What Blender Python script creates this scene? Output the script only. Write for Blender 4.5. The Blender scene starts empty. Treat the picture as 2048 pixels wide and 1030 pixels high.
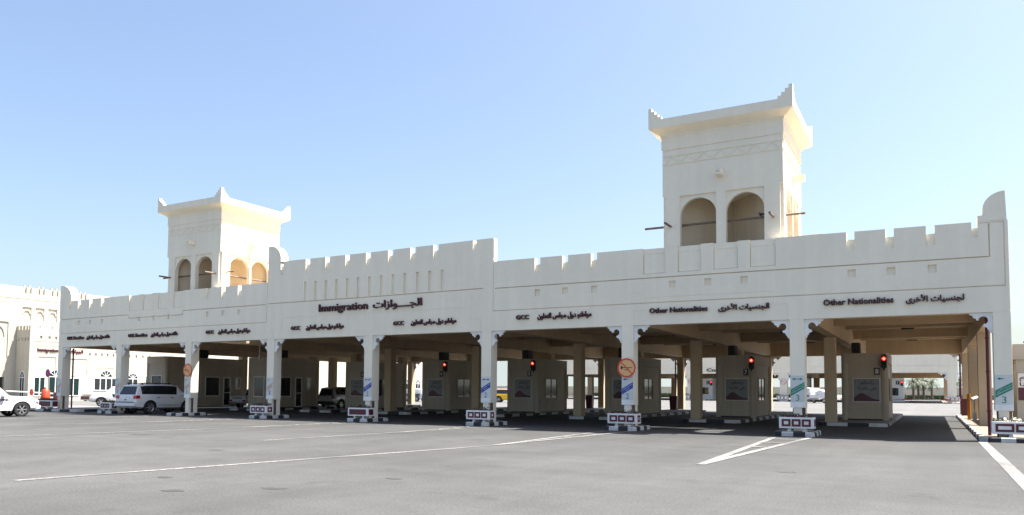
import bpy, bmesh, math, random
from mathutils import Vector, Matrix
random.seed(7)
R = math.radians
S = bpy.context.scene
COL = S.collection

# ------------------------------------------------------------------ camera
cam = bpy.data.cameras.new('camera')
cam.sensor_width = 36.0
cam.lens = 36.0 * 1511.05 / 2048.0
cam.shift_y = (696.6 - 515.0) / 2048.0
cam.clip_start, cam.clip_end = 0.1, 4000
co = bpy.data.objects.new('camera', cam)
COL.objects.link(co)
_p, _y, _r = 0.0558, -0.5076, 0.0064
fw = Vector((math.sin(_y) * math.cos(_p), math.cos(_y) * math.cos(_p), math.sin(_p)))
r0 = Vector((math.cos(_y), -math.sin(_y), 0)); u0 = r0.cross(fw)
rr = r0 * math.cos(_r) + u0 * math.sin(_r); uu = u0 * math.cos(_r) - r0 * math.sin(_r)
M = Matrix((rr, uu, -fw)).transposed().to_4x4()
M.translation = Vector((37.877, -30.997, 1.65))
co.matrix_world = M
S.camera = co

# ------------------------------------------------------------------ light
SUN = Vector((1.0, 0.62, 2.6)).normalized()
w = bpy.data.worlds.new('World'); S.world = w; w.use_nodes = True
nt = w.node_tree; nt.nodes.clear()
sky = nt.nodes.new('ShaderNodeTexSky'); sky.sky_type = 'NISHITA'; sky.sun_disc = False
sky.sun_elevation = math.asin(SUN.z); sky.sun_rotation = math.atan2(SUN.x, SUN.y)
sky.air_density = 1.0; sky.dust_density = 3.0; sky.ozone_density = 1.2
bg = nt.nodes.new('ShaderNodeBackground'); bg.inputs[1].default_value = 0.074
out = nt.nodes.new('ShaderNodeOutputWorld')
tc = nt.nodes.new('ShaderNodeTexCoord'); sx_ = nt.nodes.new('ShaderNodeSeparateXYZ'); cx_ = nt.nodes.new('ShaderNodeCombineXYZ')
mx_ = nt.nodes.new('ShaderNodeMath'); mx_.operation = 'MAXIMUM'; mx_.inputs[1].default_value = .07      # pale haze band instead of the brown horizon line
nt.links.new(tc.outputs['Generated'], sx_.inputs[0]); nt.links.new(sx_.outputs[2], mx_.inputs[0])
nt.links.new(sx_.outputs[0], cx_.inputs[0]); nt.links.new(sx_.outputs[1], cx_.inputs[1]); nt.links.new(mx_.outputs[0], cx_.inputs[2])
nt.links.new(cx_.outputs[0], sky.inputs[0]); nt.links.new(sky.outputs[0], bg.inputs[0]); nt.links.new(bg.outputs[0], out.inputs[0])
sl = bpy.data.lights.new('sun', 'SUN'); sl.energy = 5.0; sl.angle = R(0.53); sl.color = (1.0, 0.962, 0.905)
so = bpy.data.objects.new('sun', sl); COL.objects.link(so)
so.rotation_euler = SUN.to_track_quat('Z', 'Y').to_euler(); so.location = (60, 40, 120)
S.view_settings.view_transform = 'Standard'; S.view_settings.look = 'None'
S.view_settings.exposure = 1.85; S.view_settings.gamma = 1.0
S.cycles.max_bounces = 8; S.cycles.diffuse_bounces = 5

# ------------------------------------------------------------------ materials
def mat(name, base, rough=0.8, var=0.0, scale=1.0, streak=0.0, metal=0.0, bump=0.0, bscale=40, spec=None, emit=None, estr=0):
    m = bpy.data.materials.new(name); m.use_nodes = True
    n, l = m.node_tree.nodes, m.node_tree.links
    b = n['Principled BSDF']
    b.inputs['Base Color'].default_value = (*base, 1); b.inputs['Roughness'].default_value = rough
    b.inputs['Metallic'].default_value = metal
    if spec is not None: b.inputs['Specular IOR Level'].default_value = spec
    if emit:
        b.inputs['Emission Color'].default_value = (*emit, 1); b.inputs['Emission Strength'].default_value = estr
    if var or streak or bump:
        g = n.new('ShaderNodeNewGeometry')
        prev = None
        def layer(sc, amount, stretch=(1, 1, 1), detail=5, lo=.35, hi=.7):
            nonlocal prev
            mp = n.new('ShaderNodeMapping'); mp.inputs['Scale'].default_value = [sc * k for k in stretch]
            l.new(g.outputs['Position'], mp.inputs[0])
            t = n.new('ShaderNodeTexNoise'); t.inputs['Scale'].default_value = 1; t.inputs['Detail'].default_value = detail
            t.inputs['Roughness'].default_value = .6
            l.new(mp.outputs[0], t.inputs['Vector'])
            r = n.new('ShaderNodeMapRange'); r.inputs[1].default_value = lo; r.inputs[2].default_value = hi
            r.inputs[3].default_value = 1 - amount; r.inputs[4].default_value = 1 + amount * .5
            l.new(t.outputs['Fac'], r.inputs[0])
            if prev is None: prev = r.outputs[0]
            else:
                mu = n.new('ShaderNodeMath'); mu.operation = 'MULTIPLY'
                l.new(prev, mu.inputs[0]); l.new(r.outputs[0], mu.inputs[1]); prev = mu.outputs[0]
        if var: layer(scale, var); layer(scale * 9, var * .5)
        if streak: layer(2.2, streak, (1, 1, .07), 4, .45, .62)
        if prev is not None:
            hs = n.new('ShaderNodeVectorMath'); hs.operation = 'SCALE'; hs.inputs[0].default_value = base
            l.new(prev, hs.inputs['Scale']); l.new(hs.outputs[0], b.inputs['Base Color'])
        if bump:
            t = n.new('ShaderNodeTexNoise'); t.inputs['Scale'].default_value = bscale; t.inputs['Detail'].default_value = 4
            l.new(g.outputs['Position'], t.inputs['Vector'])
            bp = n.new('ShaderNodeBump'); bp.inputs['Strength'].default_value = bump; bp.inputs['Distance'].default_value = .02
            l.new(t.outputs['Fac'], bp.inputs['Height']); l.new(bp.outputs[0], b.inputs['Normal'])
    return m

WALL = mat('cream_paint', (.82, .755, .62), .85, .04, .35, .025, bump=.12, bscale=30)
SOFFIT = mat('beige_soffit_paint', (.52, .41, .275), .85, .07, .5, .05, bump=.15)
TANW = mat('sandy_inner_plaster', (.66, .54, .385), .9, .06, .5, .05)
BOOTHM = mat('booth_beige_paint', (.50, .445, .355), .7, .06, .8, .06)
CREAM2 = mat('pale_cream_render', (.475, .44, .365), .9, .05, .25, .05)
GREYW = mat('grey_white_cladding', (.68, .68, .66), .6, .04, .7)
WHITE = mat('white_paint', (.80, .80, .79), .5, .08, 2.5, .06)
WHITEK = mat('worn_white_kerb_paint', (.52, .515, .50), .8, .18, 3)
BLACKK = mat('worn_black_kerb_paint', (.022, .023, .028), .7, .3, 4)
MAROON = mat('maroon_paint', (.095, .008, .018), .45, .1, 3)
LETTER = mat('dark_maroon_letter', (.06, .012, .016), .4)
BLACKL = mat('black_letter', (.02, .02, .022), .5)
CONC = mat('concrete_grey', (.22, .21, .195), .9, .12, 1.2, bump=.2)
PAVER = mat('tan_paver', (.20, .16, .125), .9, .15, 3, bump=.2)
WOOD = mat('weathered_pole_wood', (.20, .145, .11), .8, .2, 5)
DARK = mat('dark_metal', (.03, .028, .026), .55, .2, 4)
STEEL = mat('galvanised_steel', (.42, .42, .42), .45, .1, 4, metal=.6)
GLASS = mat('dark_window_glass', (.012, .016, .018), .06, spec=.6)
GLASSG = mat('green_tinted_glass', (.006, .022, .02), .12, spec=.3)
CARW = mat('white_car_paint', (.60, .61, .62), .22, spec=.6)
CARS = mat('silver_car_paint', (.42, .42, .42), .28, metal=.3, spec=.6)
CARY = mat('yellow_car_paint', (.72, .42, .02), .3)
CARB = mat('black_plastic', (.018, .018, .019), .6)
TYRE = mat('tyre_rubber', (.015, .015, .015), .85)
RIM = mat('alloy_rim', (.5, .5, .51), .3, metal=.8)
REDL = mat('red_lens', (.35, .008, .012), .2)
CLEARL = mat('clear_lens', (.6, .62, .64), .15)
LAMP = mat('lit_red_lamp', (.5, .02, .01), .3, emit=(1.0, .025, .02), estr=.8)
LAMPC = mat('lit_lamp_core', (.6, .1, .05), .3, emit=(1.0, .20, .10), estr=1.3)
BLUE = mat('blue_sign_paint', (.025, .06, .33), .5)
NAVY = mat('navy_plate', (.012, .014, .04), .4)
GREEN = mat('green_sign_paint', (.0, .21, .135), .5)
ORANGE = mat('faded_orange_paint', (.48, .20, .10), .6)
SIGNRED = mat('red_sign_paint', (.62, .055, .03), .5)
SIGNTAN = mat('peach_sign_face', (.74, .44, .19), .6, .08, 6)
SIGNGREY = mat('sticker_grey', (.56, .585, .57), .5)
POSTER = mat('poster_silver', (.22, .23, .24), .35, .1, 2)
POSTM = mat('poster_maroon', (.085, .012, .03), .35, .12, 3)
YELP = mat('yellow_bollard_paint', (.62, .25, .01), .5, .1, 4)
PLAST = mat('orange_plastic', (.42, .05, .012), .5)
TILEP = mat('brown_mosaic_tile', (.16, .10, .075), .6, .5, 9)
FLOWR = mat('dry_red_flower', (.13, .045, .05), .8, .4, 14)
FLOWG = mat('planter_leaf', (.07, .11, .035), .7, .4, 14)
FLOWW = mat('white_petal', (.75, .66, .58), .7, .15, 14)
PALMG = mat('palm_frond', (.085, .11, .045), .6, .3, 3)
TRUNK = mat('palm_trunk', (.16, .115, .075), .9, .3, 6)
HEDGE = mat('hedge_leaf', (.035, .06, .018), .8, .4, 2)
BIRD = mat('pigeon_feather', (.05, .05, .06), .7)

def asphalt(name, base, lane=.0, speck=.35):
    m = bpy.data.materials.new(name); m.use_nodes = True
    n, l = m.node_tree.nodes, m.node_tree.links
    b = n['Principled BSDF']; b.inputs['Roughness'].default_value = .88
    b.inputs['Specular IOR Level'].default_value = .35
    g = n.new('ShaderNodeNewGeometry')
    def noise(sc, det, lo, hi, a, c, stretch=(1, 1, 1), rot=0):
        mp = n.new('ShaderNodeMapping'); mp.inputs['Scale'].default_value = [sc * k for k in stretch]
        mp.inputs['Rotation'].default_value[2] = rot
        l.new(g.outputs['Position'], mp.inputs[0])
        t = n.new('ShaderNodeTexNoise'); t.inputs['Scale'].default_value = 1; t.inputs['Detail'].default_value = det
        t.inputs['Roughness'].default_value = .62
        l.new(mp.outputs[0], t.inputs['Vector'])
        r = n.new('ShaderNodeMapRange'); r.inputs[1].default_value = lo; r.inputs[2].default_value = hi
        r.inputs[3].default_value = a; r.inputs[4].default_value = c
        l.new(t.outputs['Fac'], r.inputs[0]); return r.outputs[0]
    def mul(a, c):
        k = n.new('ShaderNodeMath'); k.operation = 'MULTIPLY'; l.new(a, k.inputs[0]); l.new(c, k.inputs[1]); return k.outputs[0]
    v = noise(.16, 6, .3, .7, .80, 1.18)
    v = mul(v, noise(.5, 5, .3, .7, .93, 1.08, (.35, 1.6, 1), .5))
    v = mul(v, noise(1.3, 8, .25, .75, .90, 1.10))
    v = mul(v, noise(1.0, 3, .35, .65, .91, 1.05, (.85, .05, 1)))      # tyre-polished tracks towards the lanes
    v = mul(v, noise(26, 3, .3, .7, 1 - speck, 1 + speck))
    v = mul(v, noise(70, 2, .62, .72, 1, 1.9))       # pale stone chips
    v = mul(v, noise(.8, 4, .60, .70, 1, .80, (1, 1, 1)))   # oil and damp stains
    if lane:  # base colour gets darker towards the canopy, edge broken up by noise
        sp = n.new('ShaderNodeSeparateXYZ'); l.new(g.outputs['Position'], sp.inputs[0])
        t = n.new('ShaderNodeTexNoise'); t.inputs['Scale'].default_value = .22; t.inputs['Detail'].default_value = 4; l.new(g.outputs['Position'], t.inputs['Vector'])
        ad = n.new('ShaderNodeMath'); ad.operation = 'MULTIPLY_ADD'; ad.inputs[1].default_value = 14; l.new(t.outputs['Fac'], ad.inputs[0]); l.new(sp.outputs[1], ad.inputs[2])
        r = n.new('ShaderNodeMapRange'); r.inputs[1].default_value = -11; r.inputs[2].default_value = 6; r.inputs[3].default_value = 1.0; r.inputs[4].default_value = 1 - lane
        l.new(ad.outputs[0], r.inputs[0]); v = mul(v, r.outputs[0])
    hs = n.new('ShaderNodeVectorMath'); hs.operation = 'SCALE'; hs.inputs[0].default_value = base
    l.new(v, hs.inputs['Scale']); l.new(hs.outputs[0], b.inputs['Base Color'])
    t = n.new('ShaderNodeTexNoise'); t.inputs['Scale'].default_value = 55; t.inputs['Detail'].default_value = 5
    l.new(g.outputs['Position'], t.inputs['Vector'])
    bp = n.new('ShaderNodeBump'); bp.inputs['Strength'].default_value = .5; bp.inputs['Distance'].default_value = .012
    l.new(t.outputs['Fac'], bp.inputs['Height']); l.new(bp.outputs[0], b.inputs['Normal'])
    return m
ASPH = asphalt('worn_asphalt', (.0595, .0592, .0572), lane=.28)
APRON = asphalt('pale_concrete_apron', (.106, .104, .0995), speck=.15)
def worn_line(name, paint, under):
    m = bpy.data.materials.new(name); m.use_nodes = True; n, l = m.node_tree.nodes, m.node_tree.links
    b = n['Principled BSDF']; b.inputs['Roughness'].default_value = .85
    g = n.new('ShaderNodeNewGeometry')
    def nz(sc, det, lo, hi):
        t = n.new('ShaderNodeTexNoise'); t.inputs['Scale'].default_value = sc; t.inputs['Detail'].default_value = det; l.new(g.outputs['Position'], t.inputs['Vector'])
        r = n.new('ShaderNodeMapRange'); r.inputs[1].default_value = lo; r.inputs[2].default_value = hi; l.new(t.outputs['Fac'], r.inputs[0]); return r.outputs[0]
    k = n.new('ShaderNodeMath'); k.operation = 'MULTIPLY'; l.new(nz(9, 6, .36, .52), k.inputs[0]); l.new(nz(.55, 3, .30, .55), k.inputs[1])
    x = n.new('ShaderNodeMix'); x.data_type = 'RGBA'; x.inputs[6].default_value = (*under, 1); x.inputs[7].default_value = (*paint, 1)
    l.new(k.outputs[0], x.inputs[0]); l.new(x.outputs[2], b.inputs['Base Color']); return m
LINE = worn_line('worn_road_paint', (.205, .2, .185), (.085, .084, .08))
STAIN = mat('oil_stain', (.040, .039, .038), .7, .3, 6)
TAR = mat('tar_crack', (.035, .034, .034), .8, .4, 5)
SAND = mat('pale_dry_ground', (.17, .155, .125), .95, .15, .05)

# ------------------------------------------------------------------ mesh builder
class MB:
    def __init__(s): s.v, s.f, s.m = [], [], []
    def quad(s, pts, m=0):
        i = len(s.v); s.v += [tuple(p) for p in pts]; s.f.append(tuple(range(i, i + len(pts)))); s.m.append(m)
    def box(s, x0, x1, y0, y1, z0, z1, m=0):
        i = len(s.v)
        s.v += [(x, y, z) for z in (z0, z1) for y in (y0, y1) for x in (x0, x1)]
        for f in ((0, 2, 3, 1), (4, 5, 7, 6), (0, 1, 5, 4), (2, 6, 7, 3), (0, 4, 6, 2), (1, 3, 7, 5)):
            s.f.append(tuple(i + k for k in f)); s.m.append(m)
    def prism(s, pts, axis, a, b, m=0):
        """2-D outline pushed along an axis: 'y': pts are (x,z); 'x': (y,z); 'z': (x,y)"""
        def P(p, t):
            return (p[0], t, p[1]) if axis == 'y' else (t, p[0], p[1]) if axis == 'x' else (p[0], p[1], t)
        n = len(pts); i = len(s.v)
        s.v += [P(p, a) for p in pts] + [P(p, b) for p in pts]
        s.f.append(tuple(i + k for k in range(n))); s.f.append(tuple(i + n + k for k in reversed(range(n)))); s.m += [m, m]
        for k in range(n):
            j = (k + 1) % n
            s.f.append((i + k, i + j, i + n + j, i + n + k)); s.m.append(m)
    def cyl(s, p0, p1, r, r1=None, n=12, m=0, caps=True):
        p0, p1 = Vector(p0), Vector(p1); d = (p1 - p0).normalized()
        a = d.orthogonal().normalized(); b = d.cross(a); r1 = r if r1 is None else r1
        i = len(s.v)
        for p, q in ((p0, r), (p1, r1)):
            for k in range(n):
                t = 2 * math.pi * k / n; s.v.append(tuple(p + a * math.cos(t) * q + b * math.sin(t) * q))
        for k in range(n):
            j = (k + 1) % n; s.f.append((i + k, i + j, i + n + j, i + n + k)); s.m.append(m)
        if caps:
            s.f.append(tuple(i + k for k in reversed(range(n)))); s.f.append(tuple(i + n + k for k in range(n))); s.m += [m, m]
    def lathe(s, prof, c=(0, 0, 0), axis='z', n=24, m=0):
        i = len(s.v); k = len(prof)
        for a in range(n):
            t = 2 * math.pi * a / n
            for r, h in prof:
                x, y = r * math.cos(t), r * math.sin(t)
                q = (x, y, h) if axis == 'z' else (x, h, y)
                s.v.append((c[0] + q[0], c[1] + q[1], c[2] + q[2]))
        for a in range(n):
            b = (a + 1) % n
            for j in range(k - 1):
                s.f.append((i + a * k + j, i + b * k + j, i + b * k + j + 1, i + a * k + j + 1)); s.m.append(m)
    def build(s, name, mats, parent=None, org=None, smooth=0, bevel=0, doubles=True):
        """verts are in world space (or, with org given, in the space of org)"""
        o0 = Vector(org) if org is not None else (parent_origin(parent) if parent else Vector((0, 0, 0)))
        me = bpy.data.meshes.new(name)
        me.from_pydata([tuple(Vector(v) - o0) for v in s.v], [], s.f)
        for mm in (mats if isinstance(mats, (list, tuple)) else [mats]): me.materials.append(mm)
        for p, mi in zip(me.polygons, s.m): p.material_index = mi
        bm = bmesh.new(); bm.from_mesh(me)
        if doubles: bmesh.ops.remove_doubles(bm, verts=bm.verts, dist=1e-5)
        bmesh.ops.recalc_face_normals(bm, faces=bm.faces); bm.to_mesh(me); bm.free()
        o = bpy.data.objects.new(name, me); COL.objects.link(o)
        if parent: o.parent = parent
        else: o.location = o0
        if smooth:
            for p in me.polygons: p.use_smooth = True
            e = o.modifiers.new('split', 'EDGE_SPLIT'); e.split_angle = R(smooth)
        if bevel:
            e = o.modifiers.new('bevel', 'BEVEL'); e.width = bevel; e.segments = 2; e.limit_method = 'ANGLE'; e.angle_limit = R(40)
        return o
def parent_origin(o):
    v = Vector((0, 0, 0))
    while o: v = v + o.location; o = o.parent
    return v
def thing(name, label, cat, loc, group=None, rz=0):
    o = bpy.data.objects.new(name, None); COL.objects.link(o); o.location = loc; o.rotation_euler.z = rz
    o.empty_display_size = .2
    tag(o, label, cat, group); return o
def tag(o, label=None, cat=None, group=None, kind=None):
    for k, v in (('label', label), ('category', cat), ('group', group), ('kind', kind)):
        if v: o[k] = v
    return o
def copy_tree(o, parent=None, loc=None, label=None):
    c = o.copy(); COL.objects.link(c)
    if parent: c.parent = parent
    if loc is not None: c.location = loc
    if label: c['label'] = label
    for ch in list(o.children): copy_tree(ch, c)
    return c

# ------------------------------------------------------------------ relief wall: a grid of cells, each with its own depth
def relief(mb, feats, T, depth_of=lambda a, d, z: (a, d, z), warp=lambda a, z: z, m=0):
    """feats: (a0,a1,z0,z1,depth or None for open air); later ones win. T = wall thickness"""
    xs = sorted({round(v, 4) for f in feats for v in f[:2]}); zs = sorted({round(v, 4) for f in feats for v in f[2:4]})
    D = {}
    for i in range(len(xs) - 1):
        cx = (xs[i] + xs[i + 1]) / 2
        col = [f for f in feats if f[0] < cx < f[1]]
        for j in range(len(zs) - 1):
            cz = (zs[j] + zs[j + 1]) / 2; d = None
            for f in col:
                if f[2] < cz < f[3]: d = f[4]
            D[i, j] = d
    P = lambda x, d, z: depth_of(x, d, warp(x, z))
    for (i, j), d in D.items():
        if d is None: continue
        x0, x1, z0, z1 = xs[i], xs[i + 1], zs[j], zs[j + 1]
        mb.quad([P(x0, d, z0), P(x1, d, z0), P(x1, d, z1), P(x0, d, z1)], m)
        mb.quad([P(x0, T, z0), P(x0, T, z1), P(x1, T, z1), P(x1, T, z0)], m)
        for di, dj, e in ((-1, 0, ((x0, z0), (x0, z1))), (1, 0, ((x1, z0), (x1, z1))), (0, -1, ((x0, z0), (x1, z0))), (0, 1, ((x0, z1), (x1, z1)))):
            q = D.get((i + di, j + dj)); q = T if q is None else q
            if q > d + 1e-6:
                (a, b), (c, dd) = e
                mb.quad([P(a, d, b), P(c, d, dd), P(c, q, dd), P(a, q, b)], m)

# ------------------------------------------------------------------ text
PF = {'ا': (0xFE8D, 0), 'أ': (0xFE83, 0), 'ب': (0xFE8F, 1), 'ت': (0xFE95, 1), 'ج': (0xFE9D, 1), 'خ': (0xFEA5, 1), 'ح': (0xFEA1, 1), 'د': (0xFEA9, 0),
      'ر': (0xFEAD, 0), 'ز': (0xFEAF, 0), 'س': (0xFEB1, 1), 'ط': (0xFEC1, 1), 'ع': (0xFEC9, 1), 'غ': (0xFECD, 1), 'ك': (0xFED9, 1), 'ل': (0xFEDD, 1),
      'م': (0xFEE1, 1), 'ن': (0xFEE5, 1), 'ه': (0xFEE9, 1), 'و': (0xFEED, 0), 'ى': (0xFEEF, 0), 'ي': (0xFEF1, 1), 'ئ': (0xFE89, 1)}
def shape_ar(t):
    t = t.replace('لأ', '\x01').replace('لا', '\x02'); o = []
    K = {**PF, '\x01': (0xFEF7, 0), '\x02': (0xFEFB, 0), 'ـ': (0x640, 2)}
    for i, c in enumerate(t):
        if c not in K: o.append(c); continue
        b, dual = K[c]
        if dual == 2: o.append(c); continue
        pj = i > 0 and t[i - 1] in K and K[t[i - 1]][1]
        nj = dual and i + 1 < len(t) and t[i + 1] in K
        o.append(chr(b + ((3 if nj else 1) if pj else (2 if nj else 0))))
    return ''.join(reversed(o))
def glyphs(body):
    cu = bpy.data.curves.new('t', 'FONT'); cu.body = body; cu.resolution_u = 2
    o = bpy.data.objects.new('t', cu); COL.objects.link(o)
    dg = bpy.context.evaluated_depsgraph_get(); dg.update()
    me = bpy.data.meshes.new_from_object(o.evaluated_get(dg)); bpy.data.objects.remove(o)
    bm = bmesh.new(); bm.from_mesh(me); bmesh.ops.remove_doubles(bm, verts=bm.verts, dist=1e-4)
    bpy.data.meshes.remove(me); return bm
_capH = None
def text_mesh(body, x0, x1, z0, z1, bold=.02, thick=.03, cap=True, arabic=False):
    """returns (verts, faces, ) in a plane: u right, v up, d = depth towards the viewer; ink fits x0..x1; z0 = baseline, z1 = cap height (or ink box when cap is False)"""
    global _capH
    if _capH is None:
        b = glyphs('H'); _capH = max(v.co.y for v in b.verts); b.free()
    bm = glyphs(shape_ar(body) if arabic else body)
    X = [v.co.x for v in bm.verts]; Y = [v.co.y for v in bm.verts]
    sx = (x1 - x0) / (max(X) - min(X)); mx = min(X)
    if cap: sy = (z1 - z0) / _capH; my = 0
    else: sy = (z1 - z0) / (max(Y) - min(Y)); my = min(Y)
    # each glyph island gets its own hair of depth so that joined letters never share a plane
    isl = {}; k = 0
    for v in bm.verts:
        if v in isl: continue
        st = [v]; isl[v] = k
        while st:
            q = st.pop()
            for e in q.link_edges:
                o2 = e.other_vert(q)
                if o2 not in isl: isl[o2] = k; st.append(o2)
        k += 1
    idx = {v: i for i, v in enumerate(bm.verts)}
    n = len(bm.verts); V, FS = [], []
    fl = [tuple(idx[v] for v in f.verts) for f in bm.faces]
    rim = [tuple(idx[v] for v in e.verts) for e in bm.edges if len(e.link_faces) == 1] if thick > .004 else []
    # strokes are fattened with a few copies set a hair apart, each at its own depth
    B = bold * 1.25
    sh = [(0, 0)] if bold <= 0 else [(0, 0), (B, 0), (-B, 0), (0, B * .7), (0, -B * .7)]
    if bold > 0: sx = (x1 - x0) / (max(X) - min(X) + 2 * B); mx -= B
    for c, (dx, dy) in enumerate(sh):
        o = len(V); k = min(.0015, thick * .1)
        V += [(x0 + (v.co.x + dx - mx) * sx, z0 + (v.co.y + dy - my) * sy, thick + k * (isl[v] % 4) + k * 4.3 * c) for v in bm.verts]
        FS += [tuple(o + i for i in f) for f in fl]
        if rim:
            V += [(p, q, 0.0) for p, q, r in V[o:o + n]]
            FS += [(o + i, o + j, o + n + j, o + n + i) for i, j in rim]
    bm.free(); return V, FS
def add_text(mb, body, x0, x1, z0, z1, to_world, m=0, **kw):
    vs, fs = text_mesh(body, x0, x1, z0, z1, **kw); i = len(mb.v)
    mb.v += [to_world(*v) for v in vs]
    for f in fs: mb.f.append(tuple(i + k for k in f)); mb.m.append(m)
def front(y): return lambda u, v, d: (u, y - d, v)          # faces -Y
def east(x): return lambda u, v, d: (x + d, u, v)           # faces +X, u runs along +Y

# ================================================================== SETTING
def sheet(name, x0, x1, y0, y1, z, m, n=1):
    mb = MB()
    mb.quad([(x0, y0, z), (x1, y0, z), (x1, y1, z), (x0, y1, z)])
    return tag(mb.build(name, m), kind='structure')
sheet('ground', -1500, 1500, -400, 2600, 0.0, ASPH)
sheet('concrete_apron', -56.5, 120, 33.2, 190, .004, APRON)
sheet('forecourt_paving', -56.9, -24.0, 6.5, 33.1, .004, APRON)
sheet('dry_ground', -900, 900, 190, 1400, .008, SAND)

XC = [-16.02, -9.40, -2.50, 4.57, 11.72, 18.95, 26.09, 33.04, 39.76]
CW, CD, HB = .535, .595, 4.49
YR = [0.0, 10.65, 21.3, 31.9]
KZ = .17

# ---- road markings
def stripe(name, pts, wd, z=.008):
    mb = MB()
    for (x0, y0), (x1, y1) in zip(pts, pts[1:]):
        d = Vector((x1 - x0, y1 - y0)).normalized(); nn = Vector((-d.y, d.x)) * wd / 2
        n = max(1, int(math.hypot(x1 - x0, y1 - y0) / .5))
        for k in range(n):
            a, b = k / n, (k + 1) / n
            p, q = Vector((x0 + (x1 - x0) * a, y0 + (y1 - y0) * a)), Vector((x0 + (x1 - x0) * b, y0 + (y1 - y0) * b))
            mb.quad([(*(p - nn), z), (*(q - nn), z), (*(q + nn), z), (*(p + nn), z)])
    return mb
def wedge(tip, left, right, tail=None, wd=.15, rungs=3):
    mb = stripe('x', ([tail] if tail else []) + [tip, left], wd)
    b = stripe('x', [tip, right], wd, .012)
    k = len(mb.v); mb.v += b.v; mb.f += [tuple(i + k for i in f) for f in b.f]; mb.m += b.m
    for r in range(rungs):
        t = .55 + .36 * r / max(1, rungs - 1)
        p = [tip[0] + (left[0] - tip[0]) * t, tip[1] + (left[1] - tip[1]) * t]
        q = [tip[0] + (right[0] - tip[0]) * (t - .04), tip[1] + (right[1] - tip[1]) * (t - .04)]
        b = stripe('x', [p, q], wd * .8, .016)
        k = len(mb.v); mb.v += b.v; mb.f += [tuple(i + k for i in f) for f in b.f]; mb.m += b.m
    return tag(mb.build('road_marking', LINE, doubles=False), kind='structure')
wedge((33.25, -13.9), (32.79, -2.1), (33.96, -1.7), wd=.20)
wedge((26.3, -11.6), (26.0, -1.7), (27.05, -1.3), tail=(23.66, -23.5), wd=.17)
wedge((19.7, -8.0), (19.5, -1.8), (20.35, -1.6), tail=(19.1, -13.6), wd=.16)
wedge((12.1, -9.0), (12.0, -2.2), (13.0, -2.0), tail=(10.4, -18.0), wd=.16)
wedge((4.4, -8.2), (4.35, -2.2), (5.2, -2.0), tail=(2.4, -13.5), wd=.16)
wedge((-3.2, -6.0), (-2.9, -2.2), (-2.1, -2.0), tail=(-5.4, -10.5), wd=.16)
tag(stripe('x', [(-9.6, -4.2), (-11.9, -9.6)], .15).build('road_marking', LINE, doubles=False), kind='structure')
tag(stripe('x', [(39.33, -.7), (39.33, -26)], .26).build('road_marking', LINE, doubles=False), kind='structure')

# ---- oil spots and cracks in the asphalt
rs = random.Random(5)
for x, y, r in ((13.15, -13.8, .45), (25.4, -21.8, .16), (27.1, -22.9, .2), (28.3, -21.85, .22), (29.1, -19.7, .14), (35.2, -14.5, .18), (21.0, -17.0, .2), (31.5, -24.2, .15)):
    mb = MB(); mb.quad([(x + r * rs.uniform(.5, 1.1) * 1.3 * math.cos(2 * math.pi * k / 14), y + r * rs.uniform(.4, .8) * math.sin(2 * math.pi * k / 14), .004) for k in range(14)])
    tag(mb.build('oil_stain', STAIN), kind='structure')
def crack(x, y, a, ln, wd=.02):
    mb = MB(); p = Vector((x, y)); n = int(ln / .22)
    for k in range(n):
        a += rs.uniform(-.35, .35); q = p + Vector((math.cos(a), math.sin(a))) * .22; nn = Vector((-math.sin(a), math.cos(a))) * wd * rs.uniform(.3, .7)
        mb.quad([(*(p - nn), .005), (*(q - nn), .005), (*(q + nn), .005), (*(p + nn), .005)]); p = q
    tag(mb.build('pavement_crack', TAR, doubles=False), kind='structure')
crack(31.0, -8.6, .25, 2.6, .03); crack(16.0, -9.0, .1, 4.0, .02); crack(5.0, -8.0, .6, 7.0, .03)

# ---- kerbs: black and white blocks round a paved top
def kerb_loop(mb, pts, wd=.16, z1=KZ, seg=.62, closed=True, inward=1, start=0):
    """rounded-top blocks, white and black in turn, along a polyline; material 0 white, 1 black"""
    L = list(zip(pts, pts[1:] + pts[:1])) if closed else list(zip(pts, pts[1:]))
    total = sum(math.dist(p, q) for p, q in L)
    n = max(2, round(total / seg)); n += n % 2 if closed else 0
    seg = total / n; run = 0.0
    prof = [(0, 0), (.012, z1 - .03), (.04, z1), (wd, z1), (wd, 0)]
    for p0, p1 in L:
        ln = math.dist(p0, p1)
        if ln < 1e-6: continue
        d = Vector(((p1[0] - p0[0]) / ln, (p1[1] - p0[1]) / ln)); nn = Vector((-d.y, d.x)) * inward
        a = 0.0
        while a < ln - 1e-6:
            k = int((run + 1e-6) / seg); b = min(ln, a + (k + 1) * seg - run)
            ga = .005 if abs(run - k * seg) < 1e-4 else 0.0
            p, q = Vector(p0) + d * (a + ga), Vector(p0) + d * b
            A = [(*(p + nn * t), z) for t, z in prof]; B = [(*(q + nn * t), z) for t, z in prof]
            c = (k + start) % 2
            for j in range(len(prof) - 1): mb.quad([A[j], B[j], B[j + 1], A[j + 1]], c)
            if ga: mb.quad(A, c)
            run += b - a; a = b
def round_rect(x0, x1, y0, y1, r, n=3):
    P = []
    for cx, cy, a0 in ((x1 - r, y0 + r, -90), (x1 - r, y1 - r, 0), (x0 + r, y1 - r, 90), (x0 + r, y0 + r, 180)):
        for k in range(n + 1):
            a = R(a0 + 90 * k / n); P.append((cx + r * math.cos(a), cy + r * math.sin(a)))
    return P
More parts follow.
